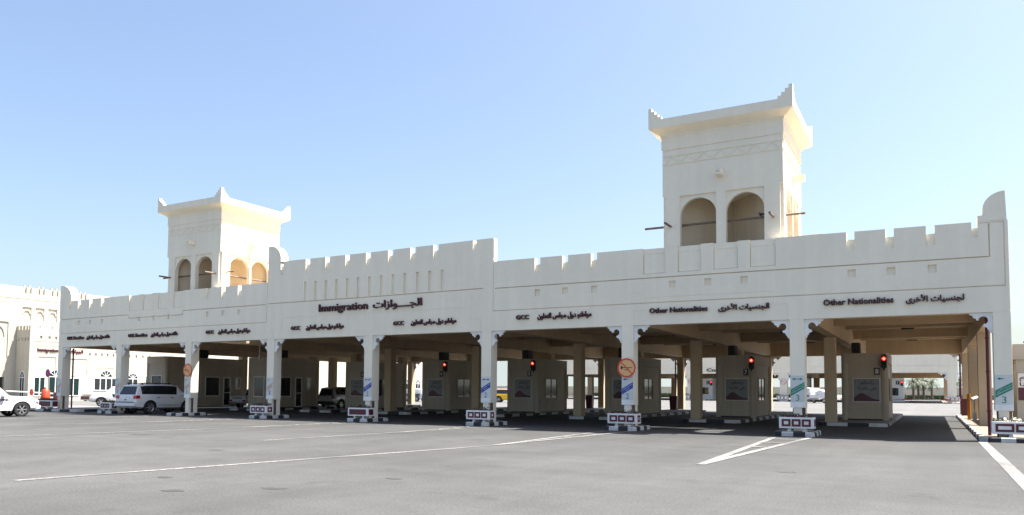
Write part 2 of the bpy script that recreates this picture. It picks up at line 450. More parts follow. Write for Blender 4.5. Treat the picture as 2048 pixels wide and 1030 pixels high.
def island(x0, x1, y0, y1, label, group, seg=.42, r=.3, pav=CONC):
    t = thing('kerb_island', label, 'kerb', ((x0 + x1) / 2, (y0 + y1) / 2, 0), group)
    mb = MB(); P = round_rect(x0, x1, y0, y1, r); P = P[-1:] + P[:-1]
    kerb_loop(mb, P, seg=seg); mb.build('kerb_stones', [WHITEK, BLACKK], t)
    mb = MB(); mb.prism(round_rect(x0 + .14, x1 - .14, y0 + .14, y1 - .14, r), 'z', 0.0, KZ - .012)
    mb.build('paving', pav, t)
    return t
names_col = {1: 'column behind the white SUV', 2: 'column with the smaller no-horn sign', 3: 'orange banded column right of the pickup',
             4: 'blue number 2 column left of booth 4', 5: 'blue number 2 column left of booth 5', 6: 'column with the large no-horn sign',
             7: 'green number 3 column left of booth 8'}
for i in range(1, 8):
    island(XC[i] - .48, XC[i] + 1.0, -1.05, 1.1, 'small striped kerb island under the ' + names_col[i], 'kerb islands under the front columns')
BN = {1: 'wide booth right of the pickup', 2: 'booth 3', 3: 'booth 4', 4: 'booth 5', 5: 'booth 6', 6: 'booth 7', 7: 'booth 8'}
for i in range(1, 8):
    y0 = 9.6 if i > 1 else 9.2
    island(XC[i] - .25, XC[i] + 2.95, y0, 30.5, 'long striped kerb island carrying ' + ('the ' if i == 1 else '') + BN[i], 'long kerb islands under the booths', seg=.95, r=.45)

# right pavement
mb = MB()
kerb_loop(mb, [(39.27, 31.0), (39.27, -.15)], closed=False, seg=1.0, inward=1)
kerb_loop(mb, [(39.27, -.15), (39.55, -.62), (75, -.62)], closed=False, seg=.43, inward=1, start=0)
kr = tag(mb.build('kerb', [WHITEK, BLACKK]), kind='structure')
mb = MB(); mb.prism([(39.41, 31), (39.41, -.1), (39.62, -.48), (75, -.48), (75, 31)], 'z', 0.0, KZ - .008)
tag(mb.build('pavement', PAVER), kind='structure')
# left pavement
mb = MB()
kerb_loop(mb, [(-46, -.75), (-13.6, -.75), (-13.1, -.3), (-13.1, 6.0)], closed=False, seg=.95, inward=1, start=0)
tag(mb.build('kerb', [WHITEK, BLACKK]), kind='structure')
mb = MB(); mb.prism([(-46, -.6), (-13.65, -.6), (-13.25, -.25), (-13.25, 6.2), (-46, 6.2)], 'z', 0, KZ - .008)
tag(mb.build('pavement', CONC), kind='structure')

# ================================================================== CHECKPOINT CANOPY
CAN = thing('checkpoint_canopy', 'long cream canopy building with crenellated parapet, Immigration lettering and two towers', 'building', (12, 16, 0))
def bow(x, z):
    """the parapet is not dead level"""
    if z <= HB: return z
    K = [(-16, -.05), (4.5, .03), (12, .02), (19.5, .07), (30, .03), (40.3, -.07)]
    for (a, p), (b, q) in zip(K, K[1:]):
        if x <= b: break
    t = min(1, max(0, (x - a) / (b - a))); return z + (p + (q - p) * t) * (z - HB) / 3.27
TOP, TOPC, WT = 7.76, 8.88, .30
F = [(-16.02, 4.53, HB, TOP, 0), (4.53, 19.57, HB, TOPC, 0), (19.57, 40.28, HB, TOP, 0)]
gw = .042
def hgroove(x0, x1, z, d=.09): F.append((x0, x1, z - gw / 2, z + gw / 2, d))
def vgroove(x, z0, z1, d=.07): F.append((x - gw / 2, x + gw / 2, z0, z1, d))
def notch(a, b, z0, z1, top): F.append((a, b, z0, z1, .09)); F.append((a, b, z1, top + .2, None))
def niche(a, b, z0):
    F.append((a, b, z0, 7.745, .06)); F.append((a, b, 7.5, 7.745, .10)); F.append((a, b, 7.745, 8, None))
    for q in (a, b - .022): F.append((q, q + .022, z0, 7.745, .11))
    for q in (z0, 7.49): F.append((a, b, q, q + .022, .12))
def square(a, b): F.append((a, b, 6.01, 6.31, .09))
# left section
for c in (-13.73, -12.42, -11.10, -.60, .78, 2.18): notch(c - .15, c + .15, 7.05, 7.47, TOP)
notch(-14.93, -14.70, 7.2, 7.5, TOP)
for c in (-13.73, -12.42, -11.05, -.58, .78, 2.16, -7.08, -5.65, -4.17): square(c - .13, c + .13)
for a in (-8.22, -6.8, -5.3, -3.8):
    niche(a, a + .95, 6.72)
hgroove(-16.02, -8.2, 6.47); vgroove(-8.2, 6.24, 6.488); hgroove(-8.2, -2.86, 6.24); vgroove(-2.86, 6.222, 6.49); hgroove(-2.86, 4.35, 6.49)
hgroove(-16.02, 4.46, 5.46, .06); vgroove(4.46, 5.45, 7.7, .035)
# centre
for a, b in ((7.42, 7.76), (8.88, 9.21), (10.31, 10.61), (11.74, 12.06), (13.21, 13.54), (14.65, 14.98), (16.07, 16.39)): notch(a, b, 8.13, 8.60, TOPC)
notch(18.42, 18.62, 8.38, 8.73, TOPC)
notch(5.50, 5.68, 8.1, 8.62, TOPC)
for a in (7.31, 8.08, 8.85, 9.61, 10.36, 11.12, 11.90, 12.68, 13.45, 14.22, 15.01, 15.77, 16.53): F.append((a, a + .19, 6.56, 7.60, .09))
hgroove(4.6, 19.02, 6.52)
def vline(x, z0, z1): F.append((x - .012, x + .012, z0, z1, .014))
def hline(x0, x1, z): F.append((x0, x1, z - .012, z + .012, .014))
def sign_panel(x0, x1, xi0, xi1, zt, zm):
    hline(xi0, xi1, zt); vline(xi0, zm, zt); vline(xi1, zm, zt); hline(x0, xi0, zm); hline(xi1, x1, zm); vline(x0, HB, zm); vline(x1, HB, zm)
sign_panel(5.05, 18.9, 5.72, 18.3, 5.67, 5.10)
# right
for a, b in ((21.82, 22.11), (23.23, 23.52), (24.65, 24.94), (35.14, 35.42), (36.47, 36.75), (37.79, 38.07)): notch(a, b, 7.02, 7.47, TOP)
notch(39.2, 39.39, 7.2, 7.55, TOP)
for c in (21.96, 23.37, 24.79, 28.36, 29.87, 31.33, 35.30, 36.63, 37.96): square(c - .14, c + .14)
for a in (27.08, 28.60, 30.10, 31.57):
    niche(a, a + .98, 6.66)
hgroove(19.68, 39.72, 6.48); vgroove(39.72, 6.462, 7.66)
hgroove(19.57, 40.16, 5.42, .06); vgroove(40.16, 5.402, 7.70, .035); hgroove(39.4, 40.16, 7.70, .03); vgroove(19.59, 5.44, TOPC, .03)
sign_panel(26.68, 32.99, 27.2, 32.45, 5.64, 5.11)
mb = MB(); relief(mb, F, WT, warp=bow)
mb.build('facade_wall', WALL, CAN)
# horns that end each parapet
def arc(cx, cz, rx, rz, a0, a1, n=12):
    return [(cx + rx * math.cos(R(a0 + (a1 - a0) * k / n)), cz + rz * math.sin(R(a0 + (a1 - a0) * k / n))) for k in range(n + 1)]
def horn(pts, y0, y1):
    mb = MB(); mb.prism(pts, 'y', y0, y1); mb.build('parapet_horn', WALL, CAN)
horn([(39.39, 7.70), (39.39, 7.90), (39.54, 7.91)] + arc(40.22, 8.12, .67, .60, 180, 90) + [(40.255, 7.70)], -.002, .5)
horn([(-16.02, 7.69), (-16.02, 8.83)] + arc(-15.78, 7.98, 1.07, .85, 90, 0) + [(-14.71, 7.69)], -.002, .55)
horn([(4.50, 5.6), (4.50, 9.86)] + arc(4.72, 9.06, .78, .80, 90, 0) + [(5.50, 8.80), (4.56, 8.80), (4.56, 5.6)], -.002, .55)
# beams, slab and the other parapets
mb = MB()
mb.box(-16.02, 40.28, .302, .60, HB, 5.57)
mb.box(-16.02, 40.28, 31.9, 32.48, HB, 5.57)
for i in (0, 8): mb.box(XC[i], XC[i] + CW, .60, 31.9, HB, 5.57)
for i in range(1, 8): mb.box(XC[i] + .02, XC[i] + CW - .02, .602, 31.898, HB + .1, 5.57)
for y in YR[1:3]:
    for i in range(8): mb.box(XC[i] + CW, XC[i + 1], y + .02, y + .5, 5.05, 5.57)
for i in range(8):
    for y in (5.3, 16.0, 26.6): mb.box(XC[i] + CW, XC[i + 1], y, y + .35, 5.28, 5.57)
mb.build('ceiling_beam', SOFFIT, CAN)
# roof slab with an opening under each tower
TX = (27.85, -4.97); TW = 4.98; TY0, TY1 = .35, 5.05
mb = MB()
ys = [.31, TY0 + .25, TY1 - .25, 32.45]; xs = [-16.0, TX[1] + .25, TX[1] + TW - .25, TX[0] + .25, TX[0] + TW - .25, 40.26]
for a in range(5):
    for b in range(3):
        if b == 1 and a in (1, 3): continue
        mb.box(xs[a], xs[a + 1], ys[b], ys[b + 1], 5.572, 5.9)
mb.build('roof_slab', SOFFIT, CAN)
mb = MB()
mb.box(-16.02, -15.72, .302, 32.2, 5.9, 7.7); mb.box(39.98, 40.28, .302, 32.2, 5.9, 7.62)
mb.box(-16.02, 40.28, 32.2, 32.5, 5.58, 7.7)
for i in (0, 8):
    mb.box(XC[i] - (.02 if i == 0 else -.537), XC[i] - (0 if i == 0 else -.555), .3, 32.2, HB, 7.5)
mb.build('parapet_wall', WALL, CAN)

# columns: sleeve above, post, tiled infill and rear pillar below
c0 = 0.0
def column_parts(front_row):
    cm = MB()
    if front_row:
        cm.box(0, CW, 0, CD, 1.06, HB)
        cm.box(.10, .40, .03, .22, KZ - .02, 1.06)
        cm.box(.12, .52, .30, .58, KZ - .02, 1.06)
    else:
        cm.box(0, CW, 0, CD, KZ - .02, HB)
    return cm
def put_part(cm, name, m, x, y, parent, **k):
    o = cm.build(name, m, None, org=(0, 0, 0), **k); o.parent = parent; o.location = Vector((x, y, 0)) - parent_origin(parent); return o
colF = put_part(column_parts(True), 'column', WALL, XC[0], 0, CAN, bevel=.012)
tl = MB(); tl.box(.05, .50, .2, .32, KZ, 1.04); tl.box(.06, .13, .32, .5, KZ, 1.04)
tile0 = tl.build('tile_infill', TILEP, None, org=(0, 0, 0)); tile0.parent = colF; tile0.location = (0, 0, 0)
mb = MB(); mb.box(-.003, CW + .003, -.004, .02, 1.065, 1.27)
pl0 = mb.build('base_plate', WHITE, None, org=(0, 0, 0)); pl0.parent = colF
# bracket: carved corner piece with a round eye
def bracket_mb(sgn):
    P = [(0, 0), (.70, 0), (.685, .075), (.60, .10), (.575, .19), (.50, .205), (.475, .275), (.415, .27)]
    c, r = (.275, .275), .145
    for k in range(15):
        a = R(-5 - 265 * k / 14) ; P.append((c[0] + r * math.cos(a), c[1] + r * math.sin(a)))
    P += [(.275, .445), (.255, .50), (.165, .53), (.15, .60), (.10, .63), (.09, .71), (0, .74)]
    pts = [((CW + u) if sgn > 0 else -u, HB - v - .002) for u, v in P]
    b = MB(); b.prism(pts, 'y', .09, .19); return b
brk = {s: bracket_mb(s) for s in (-1, 1)}
brk0 = {}
for s in (-1, 1):
    o = brk[s].build('bracket', WHITE, None, org=(0, 0, 0)); o.parent = colF; brk0[s] = o
brkD = {s: brk0[s].data for s in brk0}
front_cols = [colF]
for i in range(1, 9): front_cols.append(copy_tree(colF, CAN, Vector((XC[i], 0, 0)) - CAN.location))
for ch in list(front_cols[0].children):
    if ch.data == brkD[-1]: bpy.data.objects.remove(ch)
for ch in list(front_cols[8].children):
    if ch.data == brkD[1]: bpy.data.objects.remove(ch)
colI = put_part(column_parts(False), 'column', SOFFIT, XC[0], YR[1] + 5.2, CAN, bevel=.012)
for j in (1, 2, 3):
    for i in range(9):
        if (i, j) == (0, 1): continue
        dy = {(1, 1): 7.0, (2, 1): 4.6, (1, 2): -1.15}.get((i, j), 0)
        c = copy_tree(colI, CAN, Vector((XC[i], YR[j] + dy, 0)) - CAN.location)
        if j == 3:
            for s in (-1, 1):
                if (i == 0 and s < 0) or (i == 8 and s > 0): continue
                b = bpy.data.objects.new('bracket', brkD[s]); COL.objects.link(b); b.parent = c; b.location = (0, .35, 0)
# lane stickers on the front columns
def sticker(col, num, kind, big_x=CW, arrow=2, band_txt=None):
    m = {'g': GREEN, 'b': BLUE, 'o': ORANGE}[kind]
    mb = MB(); y = -.006
    mb.box(.004, big_x - .004, y, -.001, 1.275, 2.30, 0)
    y0 = y - .002
    def tri(x0, x1, zc, h): mb.quad([(x0, y0, zc), (x1, y0, zc + h), (x1, y0, zc - h)], 1)
    zc = 2.165
    tri(.06, .17, zc, .05); mb.quad([(.17, y0, zc - .018), (.245, y0, zc - .018), (.245, y0, zc + .018), (.17, y0, zc + .018)], 1)
    if arrow == 2:
        tri(.475, .365, zc, .05); mb.quad([(.29, y0, zc - .018), (.365, y0, zc - .018), (.365, y0, zc + .018), (.29, y0, zc + .018)], 1)
    mb.quad([(.255, y0, zc - .014), (.28, y0, zc - .014), (.28, y0, zc + .014), (.255, y0, zc + .014)], 2)
    if kind == 'o':
        for a in (0, .19): mb.quad([(.012, y0, 1.50 + a), (.523, y0, 1.80 + a), (.523, y0, 1.835 + a), (.012, y0, 1.535 + a)], 1)
        for k in range(4):
            u = .08 + .1 * k; z = 1.56 + u * .587
            mb.quad([(u, y0, z), (u + .06, y0, z + .035), (u + .06, y0, z + .125), (u, y0, z + .09)], 1)
    else:
        mb.quad([(.012, y0, 1.50), (.523, y0, 1.80), (.523, y0, 2.05), (.012, y0, 1.76)], 1)
        tw = lambda u, v, d: (u, y0 - .0015 - d, v + (u - .012) * .575)
        if kind == 'g':
            add_text(mb, 'الجنسيات الأخرى', .06, .50, 1.645, 1.735, tw, 0, bold=.01, thick=.001, cap=False, arabic=True)
            add_text(mb, 'OTHER NATIONALITIES', .05, .50, 1.56, 1.615, tw, 0, bold=.01, thick=.001)
        else:
            add_text(mb, 'مجلس التعاون', .06, .50, 1.645, 1.735, tw, 0, bold=.01, thick=.001, cap=False, arabic=True)
            add_text(mb, 'GCC', .18, .36, 1.56, 1.615, tw, 0, bold=.01, thick=.001)
    add_text(mb, num, .20 if num != '1' else .24, .335 if num != '1' else .29, 1.32, 1.555, front(y0), 1 if kind != 'o' else 2, bold=.0, thick=.002, cap=False)
    o = mb.build('lane_sticker', [SIGNGREY, m, BLACKL], None, org=(0, 0, 0), doubles=False); o.parent = col
    return o
for i in (0, 1, 2, 3): sticker(front_cols[i], '1', 'o', arrow=1)
for i in (4, 5): sticker(front_cols[i], '2', 'b')
sticker(front_cols[6], '2', 'b', arrow=1); sticker(front_cols[7], '3', 'g'); sticker(front_cols[8], '3', 'g', arrow=1)

# lettering
def lettering(items, m=LETTER):
    for body, x0, x1, z0, z1, ar in items:
        mb = MB(); big = .024 if body[0] in 'Iا' and len(body) > 9 and z1 - z0 > .35 else (.034 if ar else .028)
        kw = dict(arabic=True, cap=False, bold=big, thick=.06) if ar else dict(bold=big, thick=.06)
        add_text(mb, body, x0, x1, z0, z1, front(-.012), 0, **kw)
        mb.build('wall_lettering', m, CAN, doubles=False)
lettering([('Immigration', 8.5, 11.95, 5.90, 6.29, 0), ('الجــــوازات', 12.29, 15.45, 5.80, 6.30, 1)])
FAM, CIT = 'عائلات دول مجلس التعاون', 'مواطنو دول مجلس التعاون'
lettering([('GCC', -14.89, -14.26, 4.99, 5.20, 0), ('Families', -14.13, -12.98, 4.99, 5.20, 0), (FAM, -12.65, -10.11, 4.92, 5.22, 1)])
lettering([('GCC', -8.11, -7.48, 4.97, 5.18, 0), ('Families', -7.35, -6.19, 4.97, 5.18, 0), (FAM, -5.79, -3.22, 4.90, 5.20, 1)])
lettering([('GCC', -.6, .09, 4.96, 5.16, 0), (CIT, .49, 3.17, 4.89, 5.19, 1)])
lettering([('GCC', 6.46, 7.13, 4.96, 5.16, 0), (CIT, 7.6, 10.3, 4.89, 5.20, 1)])
lettering([('GCC', 13.66, 14.32, 4.96, 5.16, 0), (CIT, 14.78, 17.52, 4.89, 5.20, 1)])
lettering([('GCC', 20.87, 21.55, 4.97, 5.17, 0), (CIT, 22.0, 24.69, 4.90, 5.21, 1)])
lettering([('Other Nationalities', 27.37, 29.86, 4.98, 5.19, 0), ('الجنسيات الأخرى', 30.29, 32.3, 4.90, 5.23, 1)])
lettering([('Other Nationalities', 34.29, 36.7, 4.97, 5.19, 0), ('لجنسيات الأخرى', 37.09, 38.93, 4.89, 5.21, 1)])

# downpipes
def downpipe(x, y):
    mb = MB(); mb.cyl((x, y, KZ), (x, y, HB - .06), .055, n=10)
    for z in (1.0, 2.4, 3.6): mb.cyl((x, y, z), (x, y, z + .06), .075, n=10)
    mb.build('downpipe', MAROON, CAN, smooth=40)
downpipe(39.62, .78); downpipe(-15.38, .70); downpipe(39.62, 31.5); downpipe(18.72, 32.2)
mb = MB(); mb.cyl((-1.5, 5.0, 3.75), (-1.5, 5.0, 5.6), .025, n=6); mb.box(-1.56, -1.44, 4.94, 5.06, 3.62, 3.76); mb.build('hanging_pole', STEEL, CAN)

# ---------------- wind towers
def tower(xl):
    x0, x1, y0, y1 = xl, xl + TW, TY0, TY1
    mb = MB()
    mb.box(x0, x1, y0, y1, 10.05, 12.06)
    mb.box(x0 - .035, x1 + .035, y0 - .035, y1 + .035, 12.06, 12.60)
    # zig-zag frieze, raised a finger's width
    def strip(face, u0, u1, z0, z1, d=.03, t=.05):
        L = math.hypot(u1 - u0, z1 - z0); du, dz = (u1 - u0) / L, (z1 - z0) / L; nu, nz = -dz * t / 2, du * t / 2
        q = [(u0 - nu, z0 - nz), (u1 - nu, z1 - nz), (u1 + nu, z1 + nz), (u0 + nu, z0 + nz)]
        if face == 'f': mb.prism(q, 'y', y0 - d, y0)
        else: mb.prism(q, 'x', x1, x1 + d)
    for face, a, b in (('f', x0 + .08, x1 - .06), ('e', y0 + .06, y1 - .08)):
        strip(face, a, b, 11.80, 11.80); strip(face, a, b, 11.44, 11.44)
        n = 7; s = (b - a) / n
        for k in range(n):
            strip(face, a + k * s, a + (k + .5) * s, 11.46, 11.78, .026); strip(face, a + (k + .5) * s, a + (k + 1) * s, 11.78, 11.46, .026)
    t = mb.build('wind_tower', WALL, CAN)
    # arcade: every face has two round arches
    mb = MB(); g = .13; th = .28
    ax0, ax1, ay0, ay1 = x0 + g, x1 - g, y0 + .002, y1 - .002
    zb, zs, zt = 5.91, 9.10, 10.05
    def face(L, put):
        ww = 1.54; e = .62; mid = L - 2 * e - 2 * ww
        op = [(e, e + ww), (e + ww + mid, e + 2 * ww + mid)]
        put([(0, zb), (e, zb), (e, zt), (0, zt)], 0); put([(op[0][1], zb), (op[1][0], zb), (op[1][0], zt), (op[0][1], zt)], 0)
        put([(op[1][1], zb), (L, zb), (L, zt), (op[1][1], zt)], 0)
        for a, b in op:
            c, r = (a + b) / 2, (b - a) / 2; n = 14
            A = [(c - r * math.cos(math.pi * k / n), zs + r * math.sin(math.pi * k / n)) for k in range(n + 1)]
            for k in range(n): put([A[k], A[k + 1], (A[k + 1][0], zt - .05), (A[k][0], zt - .05)], .07)
            put([(a, zt - .05), (b, zt - .05), (b, zt), (a, zt)], 0)
    face(ax1 - ax0, lambda q, d: mb.prism([(ax0 + u, z) for u, z in q], 'y', ay0 + d, ay0 + th))
    face(ax1 - ax0, lambda q, d: mb.prism([(ax0 + u, z) for u, z in q], 'y', ay1 - th, ay1 - d))
    wx0, wx1 = x0 + .002, x1 - .002
    face(y1 - y0 - 2 * g, lambda q, d: mb.prism([(y0 + g + u, z) for u, z in q], 'x', wx1 - th, wx1 - d))
    face(y1 - y0 - 2 * g, lambda q, d: mb.prism([(y0 + g + u, z) for u, z in q], 'x', wx0 + d, wx0 + th))
    mb.build('arcade', WALL, t)
    mb = MB()                                                       # crossed partition walls that catch the wind
    a, b = Vector((ax0 + .1, ay0 + .2)), Vector((ax1 - .1, ay1 - .2)); c, d = Vector((ax0 + .1, ay1 - .2)), Vector((ax1 - .1, ay0 + .2))
    for p, q in ((a, b), (c, d)):
        dd = (q - p).normalized(); nn = Vector((-dd.y, dd.x)) * .06
        mid = (p + q) / 2
        if p is a: mb.prism([tuple(p - nn), tuple(q - nn), tuple(q + nn), tuple(p + nn)], 'z', 6.2, 10.04)
        else:
            for s, e in ((p, mid - dd * .07), (mid + dd * .07, q)): mb.prism([tuple(s - nn), tuple(e - nn), tuple(e + nn), tuple(s + nn)], 'z', 6.2, 10.04)
    mb.build('partition', TANW, t)
    # coved cornice with stepped corner horns
    mb = MB(); prof = [(.036, 12.60), (.07, 12.66), (.07, 12.70), (.16, 12.76), (.30, 12.83), (.45, 12.92), (.47, 12.95), (.47, 13.32), (.27, 13.32), (.27, 12.95)]
    for k in range(len(prof) - 1):
        (o1, z1), (o2, z2) = prof[k], prof[k + 1]
        A = [(x0 - o1, y0 - o1, z1), (x1 + o1, y0 - o1, z1), (x1 + o1, y1 + o1, z1), (x0 - o1, y1 + o1, z1)]
        B = [(x0 - o2, y0 - o2, z2), (x1 + o2, y0 - o2, z2), (x1 + o2, y1 + o2, z2), (x0 - o2, y1 + o2, z2)]
        for i in range(4): mb.quad([A[i], A[(i + 1) % 4], B[(i + 1) % 4], B[i]])
    mb.quad([(x0 - .27, y0 - .27, 12.95), (x1 + .27, y0 - .27, 12.95), (x1 + .27, y1 + .27, 12.95), (x0 - .27, y1 + .27, 12.95)])
    for sx in (0, 1):
        for sy in (0, 1):
            X = x1 + .47 if sx else x0 - .47; Y = y1 + .47 if sy else y0 - .47; ix = -1 if sx else 1; iy = -1 if sy else 1
            st = [(0, 13.32), (0, 13.84), (.15, 13.84), (.15, 13.70), (.29, 13.70), (.29, 13.56), (.43, 13.56), (.43, 13.43), (.57, 13.43), (.57, 13.32)]
            mb.prism([(X + ix * u, z) for u, z in st], 'y', Y, Y + iy * .2)
            st2 = [(.2, 13.32), (.2, 13.70), (.29, 13.70), (.29, 13.56), (.43, 13.56), (.43, 13.43), (.57, 13.43), (.57, 13.32)]
            mb.prism([(Y + iy * u, z) for u, z in st2], 'x', X, X + ix * .2)
    mb.build('cornice', WALL, t)
    def pole(p, q): 
        m2 = MB(); m2.cyl(p, q, .05, n=10); m2.build('wooden_pole', WOOD, t, smooth=40)
    pole((x0 - .95, y0 + .46, 8.82), (x1 + .75, y0 + .46, 8.82)); pole((x0 - .9, y1 - .5, 8.62), (x1 + .95, y1 - .5, 8.62))
    pole((x0 + .35, y0 - .8, 8.72), (x0 + .35, y1 + .8, 8.72)); pole((x1 - .4, y0 - .8, 8.70), (x1 - .4, y1 + .8, 8.70))
    # rain spouts
    m2 = MB(); c = (x0 + x1) / 2
    m2.box(c - .13, c + .13, y0 - .45, y0, 10.62, 10.70); m2.box(c - .13, c - .09, y0 - .45, y0, 10.70, 10.88); m2.box(c + .09, c + .13, y0 - .45, y0, 10.70, 10.88)
    m2.build('rain_spout', WALL, t)
    m2 = MB(); c = (y0 + y1) / 2
    m2.box(x1, x1 + .5, c - .13, c + .13, 10.62, 10.70); m2.box(x1, x1 + .5, c - .13, c - .09, 10.70, 10.88); m2.box(x1, x1 + .5, c + .09, c + .13, 10.70, 10.88)
    m2.build('rain_spout', WALL, t)
    return t
for x in TX: tower(x)
# pigeons on the pole of the nearer tower
def pigeon(x, y, z, label, rz):
    mb = MB()
    rings = [(-.17, .008, .01), (-.10, .03, .0), (-.04, .06, .0), (.03, .065, .015), (.09, .045, .05), (.12, .032, .085), (.145, .034, .105), (.17, .02, .11), (.195, .006, .10)]
    n = 8; i0 = 0
    for (u, r, h) in rings:
        for k in range(n):
            a = 2 * math.pi * k / n; mb.v.append((u, r * math.cos(a), .08 + h + r * 1.1 * math.sin(a)))
    for j in range(len(rings) - 1):
        for k in range(n):
            b = (k + 1) % n; mb.f.append((j * n + k, j * n + b, (j + 1) * n + b, (j + 1) * n + k)); mb.m.append(0)
    mb.f += [tuple(range(n)), tuple((len(rings) - 1) * n + k for k in range(n))]; mb.m += [0, 0]
    for s in (-.02, .02): mb.cyl((.0, s, 0), (.01, s, .05), .006, n=5)
    o = mb.build('pigeon', BIRD, None, org=(0, 0, 0), smooth=60); o.location = (x, y, z); o.rotation_euler.z = rz
    tag(o, label, 'bird', 'pigeons on the tower pole')
pigeon(31.86, TY0 + .46, 8.86, 'dark pigeon perched on the tower pole, left one of the pair', 2.2)
pigeon(32.04, TY0 + .46, 8.86, 'dark pigeon perched on the tower pole, right one of the pair', .6)

# ceiling lights
mb = MB(); mb.box(-.34, .34, -.16, .16, 0, .14); mb.box(-.30, .30, -.12, .12, -.015, 0, 1)
L0 = mb.build('ceiling_light', [DARK, CARB], None, org=(0, 0, 0))
first = True
for i in range(7, -1, -1):
    for y, w_ in ((8.9, 'front row'), (19.4, 'middle row'), (30.3, 'back row')):
        o = L0 if first else L0.copy()
        if not first: COL.objects.link(o)
        first = False
        o.location = ((XC[i] + CW + XC[i + 1]) / 2, y, 5.43)
        bay = ['far left bay', 'white SUV bay', 'pickup lane bay', 'bay before booth 3', 'booth 4 bay', 'booth 5 bay', 'booth 7 bay', 'far right bay'][i]
        tag(o, f'dark ceiling light, {w_} of the {bay}', 'light', 'ceiling lights of the canopy')

# ================================================================== BOOTHS
def plan(x0, x1, y0, y1, r, n=6):
    return round_rect(x0, x1, y0, y1, r, n)
def window(t, name, face, a0, a1, z0, z1, at, glass=GLASS, fr=.06, frm=WHITE, mull=()):
    """framed pane on a wall; face 'f' looks to -Y at y=at, 'e' looks to +X at x=at"""
    f, p = MB(), MB()
    def bx(m, u0, u1, w0, w1, d0, d1):
        if face == 'f': m.box(u0, u1, at - d1, at - d0, w0, w1)
        else: m.box(at + d0, at + d1, u0, u1, w0, w1)
    bx(f, a0 - fr, a1 + fr, z0 - fr, z0, 0, .05); bx(f, a0 - fr, a1 + fr, z1, z1 + fr, 0, .05)
    bx(f, a0 - fr, a0, z0, z1, 0, .045); bx(f, a1, a1 + fr, z0, z1, 0, .045)
    for k in mull: bx(f, k - fr / 2, k + fr / 2, z0, z1, 0, .04)
    fo = f.build(name, frm, t)
    bx(p, a0, a1, z0, z1, 0, .012)
    p.build('pane', glass, fo); return fo
def booth(x, y, W, D, H, num, label, grp, wide=False, win=None):
    """x,y: front left corner; drawn in world space"""
    t = thing('booth', label, 'booth', (x, y, KZ - .012), grp); z0 = KZ - .012
    mb = MB()
    mb.prism(plan(x + .07, x + W - .07, y + .07, y + D - .07, .26), 'z', z0, z0 + H - .01)
    r = .2
    for cx, cy in ((x + r, y + r), (x + W - r, y + r), (x + W - r, y + D - r), (x + r, y + D - r)):
        mb.cyl((cx, cy, z0), (cx, cy, z0 + H - .56), r, n=20)
    mb.prism(plan(x - .004, x + W + .004, y - .004, y + D + .004, .22), 'z', z0 + H - .56, z0 + H)
    # lower panels, proud of the body
    mb.box(x + .40, x + W - .42, y + .04, y + .08, z0 + .10, z0 + .90)
    mb.box(x + .40, x + W - .42, y + .04, y + .08, z0 + 2.36, z0 + H - .60)
    mb.box(x + W - .08, x + W - .04, y + .5, y + D - .5, z0 + .10, z0 + .90)
    mb.build('wall', BOOTHM, t, smooth=35)
    mb = MB(); mb.prism(plan(x + .03, x + W - .03, y + .03, y + D - .03, .25), 'z', z0 + .0, z0 + .07)
    mb.build('plinth', DARK, t)
    if not wide:
        fo = window(t, 'window', 'f', x + .62, x + 1.90, 1.18, 2.41, y + .07, frm=GREYW, fr=.045)
        mb = MB(); yy = y + .056
        mb.quad([(x + .63, yy, 1.19), (x + 1.89, yy, 1.19), (x + 1.89, yy, 2.40), (x + .63, yy, 2.40)], 0)
        wv = [(x + .63 + 1.26 * k / 20, 1.27 + .36 * math.exp(-((k / 20 - .33) / .3) ** 2) + .02 * math.sin(k * .5)) for k in range(21)]
        yy -= .002
        mb.quad([(x + 1.89, yy, 1.19), (x + .63, yy, 1.19)] + [(a, yy, b) for a, b in wv], 1)
        add_text(mb, 'راحتكم', x + .98, x + 1.62, 2.04, 2.30, front(yy), 2, arabic=True, cap=False, bold=.01, thick=.003)
        add_text(mb, 'هي غايتنا', x + .84, x + 1.74, 1.74, 2.00, front(yy), 2, arabic=True, cap=False, bold=.01, thick=.003)
        mb.build('poster', [POSTER, POSTM, BLACKL], fo, doubles=False)
        mb = MB(); mb.box(x + 1.66, x + 1.93, y - .012, y + .04, 2.62, 3.01, 0)
        add_text(mb, num, x + 1.71, x + 1.88, 2.69, 2.94, front(y - .013), 1, bold=.02, thick=.004)
        mb.build('number_plate', [NAVY, WHITE], t, doubles=False)
        window(t, 'window', 'e', y + 1.2, y + 2.9, 1.16, 2.44, x + W - .07, frm=BOOTHM, mull=(y + 2.05,))
    else:
        if win:
            for nm, face, a, b, za, zb2, gl in win:
                if nm == 'door':
                    d = window(t, 'door', face, a, b, .30, 2.52, x + W - .05, glass=gl, fr=.09)
                    m2 = MB(); m2.box(x + W - .045, x + W, a, b, 1.28, 1.36); m2.build('rail', WHITE, d)
                else: window(t, 'window', face, a, b, za, zb2, (y + .05) if face == 'f' else x + W - .05, glass=gl, fr=.08)
    return t
BLAB = {2: 'beige booth numbered 3, half hidden by the column with a blue 2', 3: 'beige booth numbered 4, second column with a blue 2 on its right',
        4: 'beige booth numbered 5 with dim poster and red signal', 5: 'beige booth numbered 6, mostly hidden behind the large no-horn sign column',
        6: 'beige booth numbered 7, right of the hanging Customs letters behind', 7: 'beige booth numbered 8 with the clearest grey and maroon poster'}
GB = 'immigration booths in the lanes'
BY = 14.5
booths = {}
for i in range(2, 8):
    booths[i] = booth(XC[i] + (.42 if i > 3 else .34 if i == 3 else .04), BY, 2.34 if i > 4 else 2.5, 4.7, 3.66, str(i + 1), BLAB[i], GB)
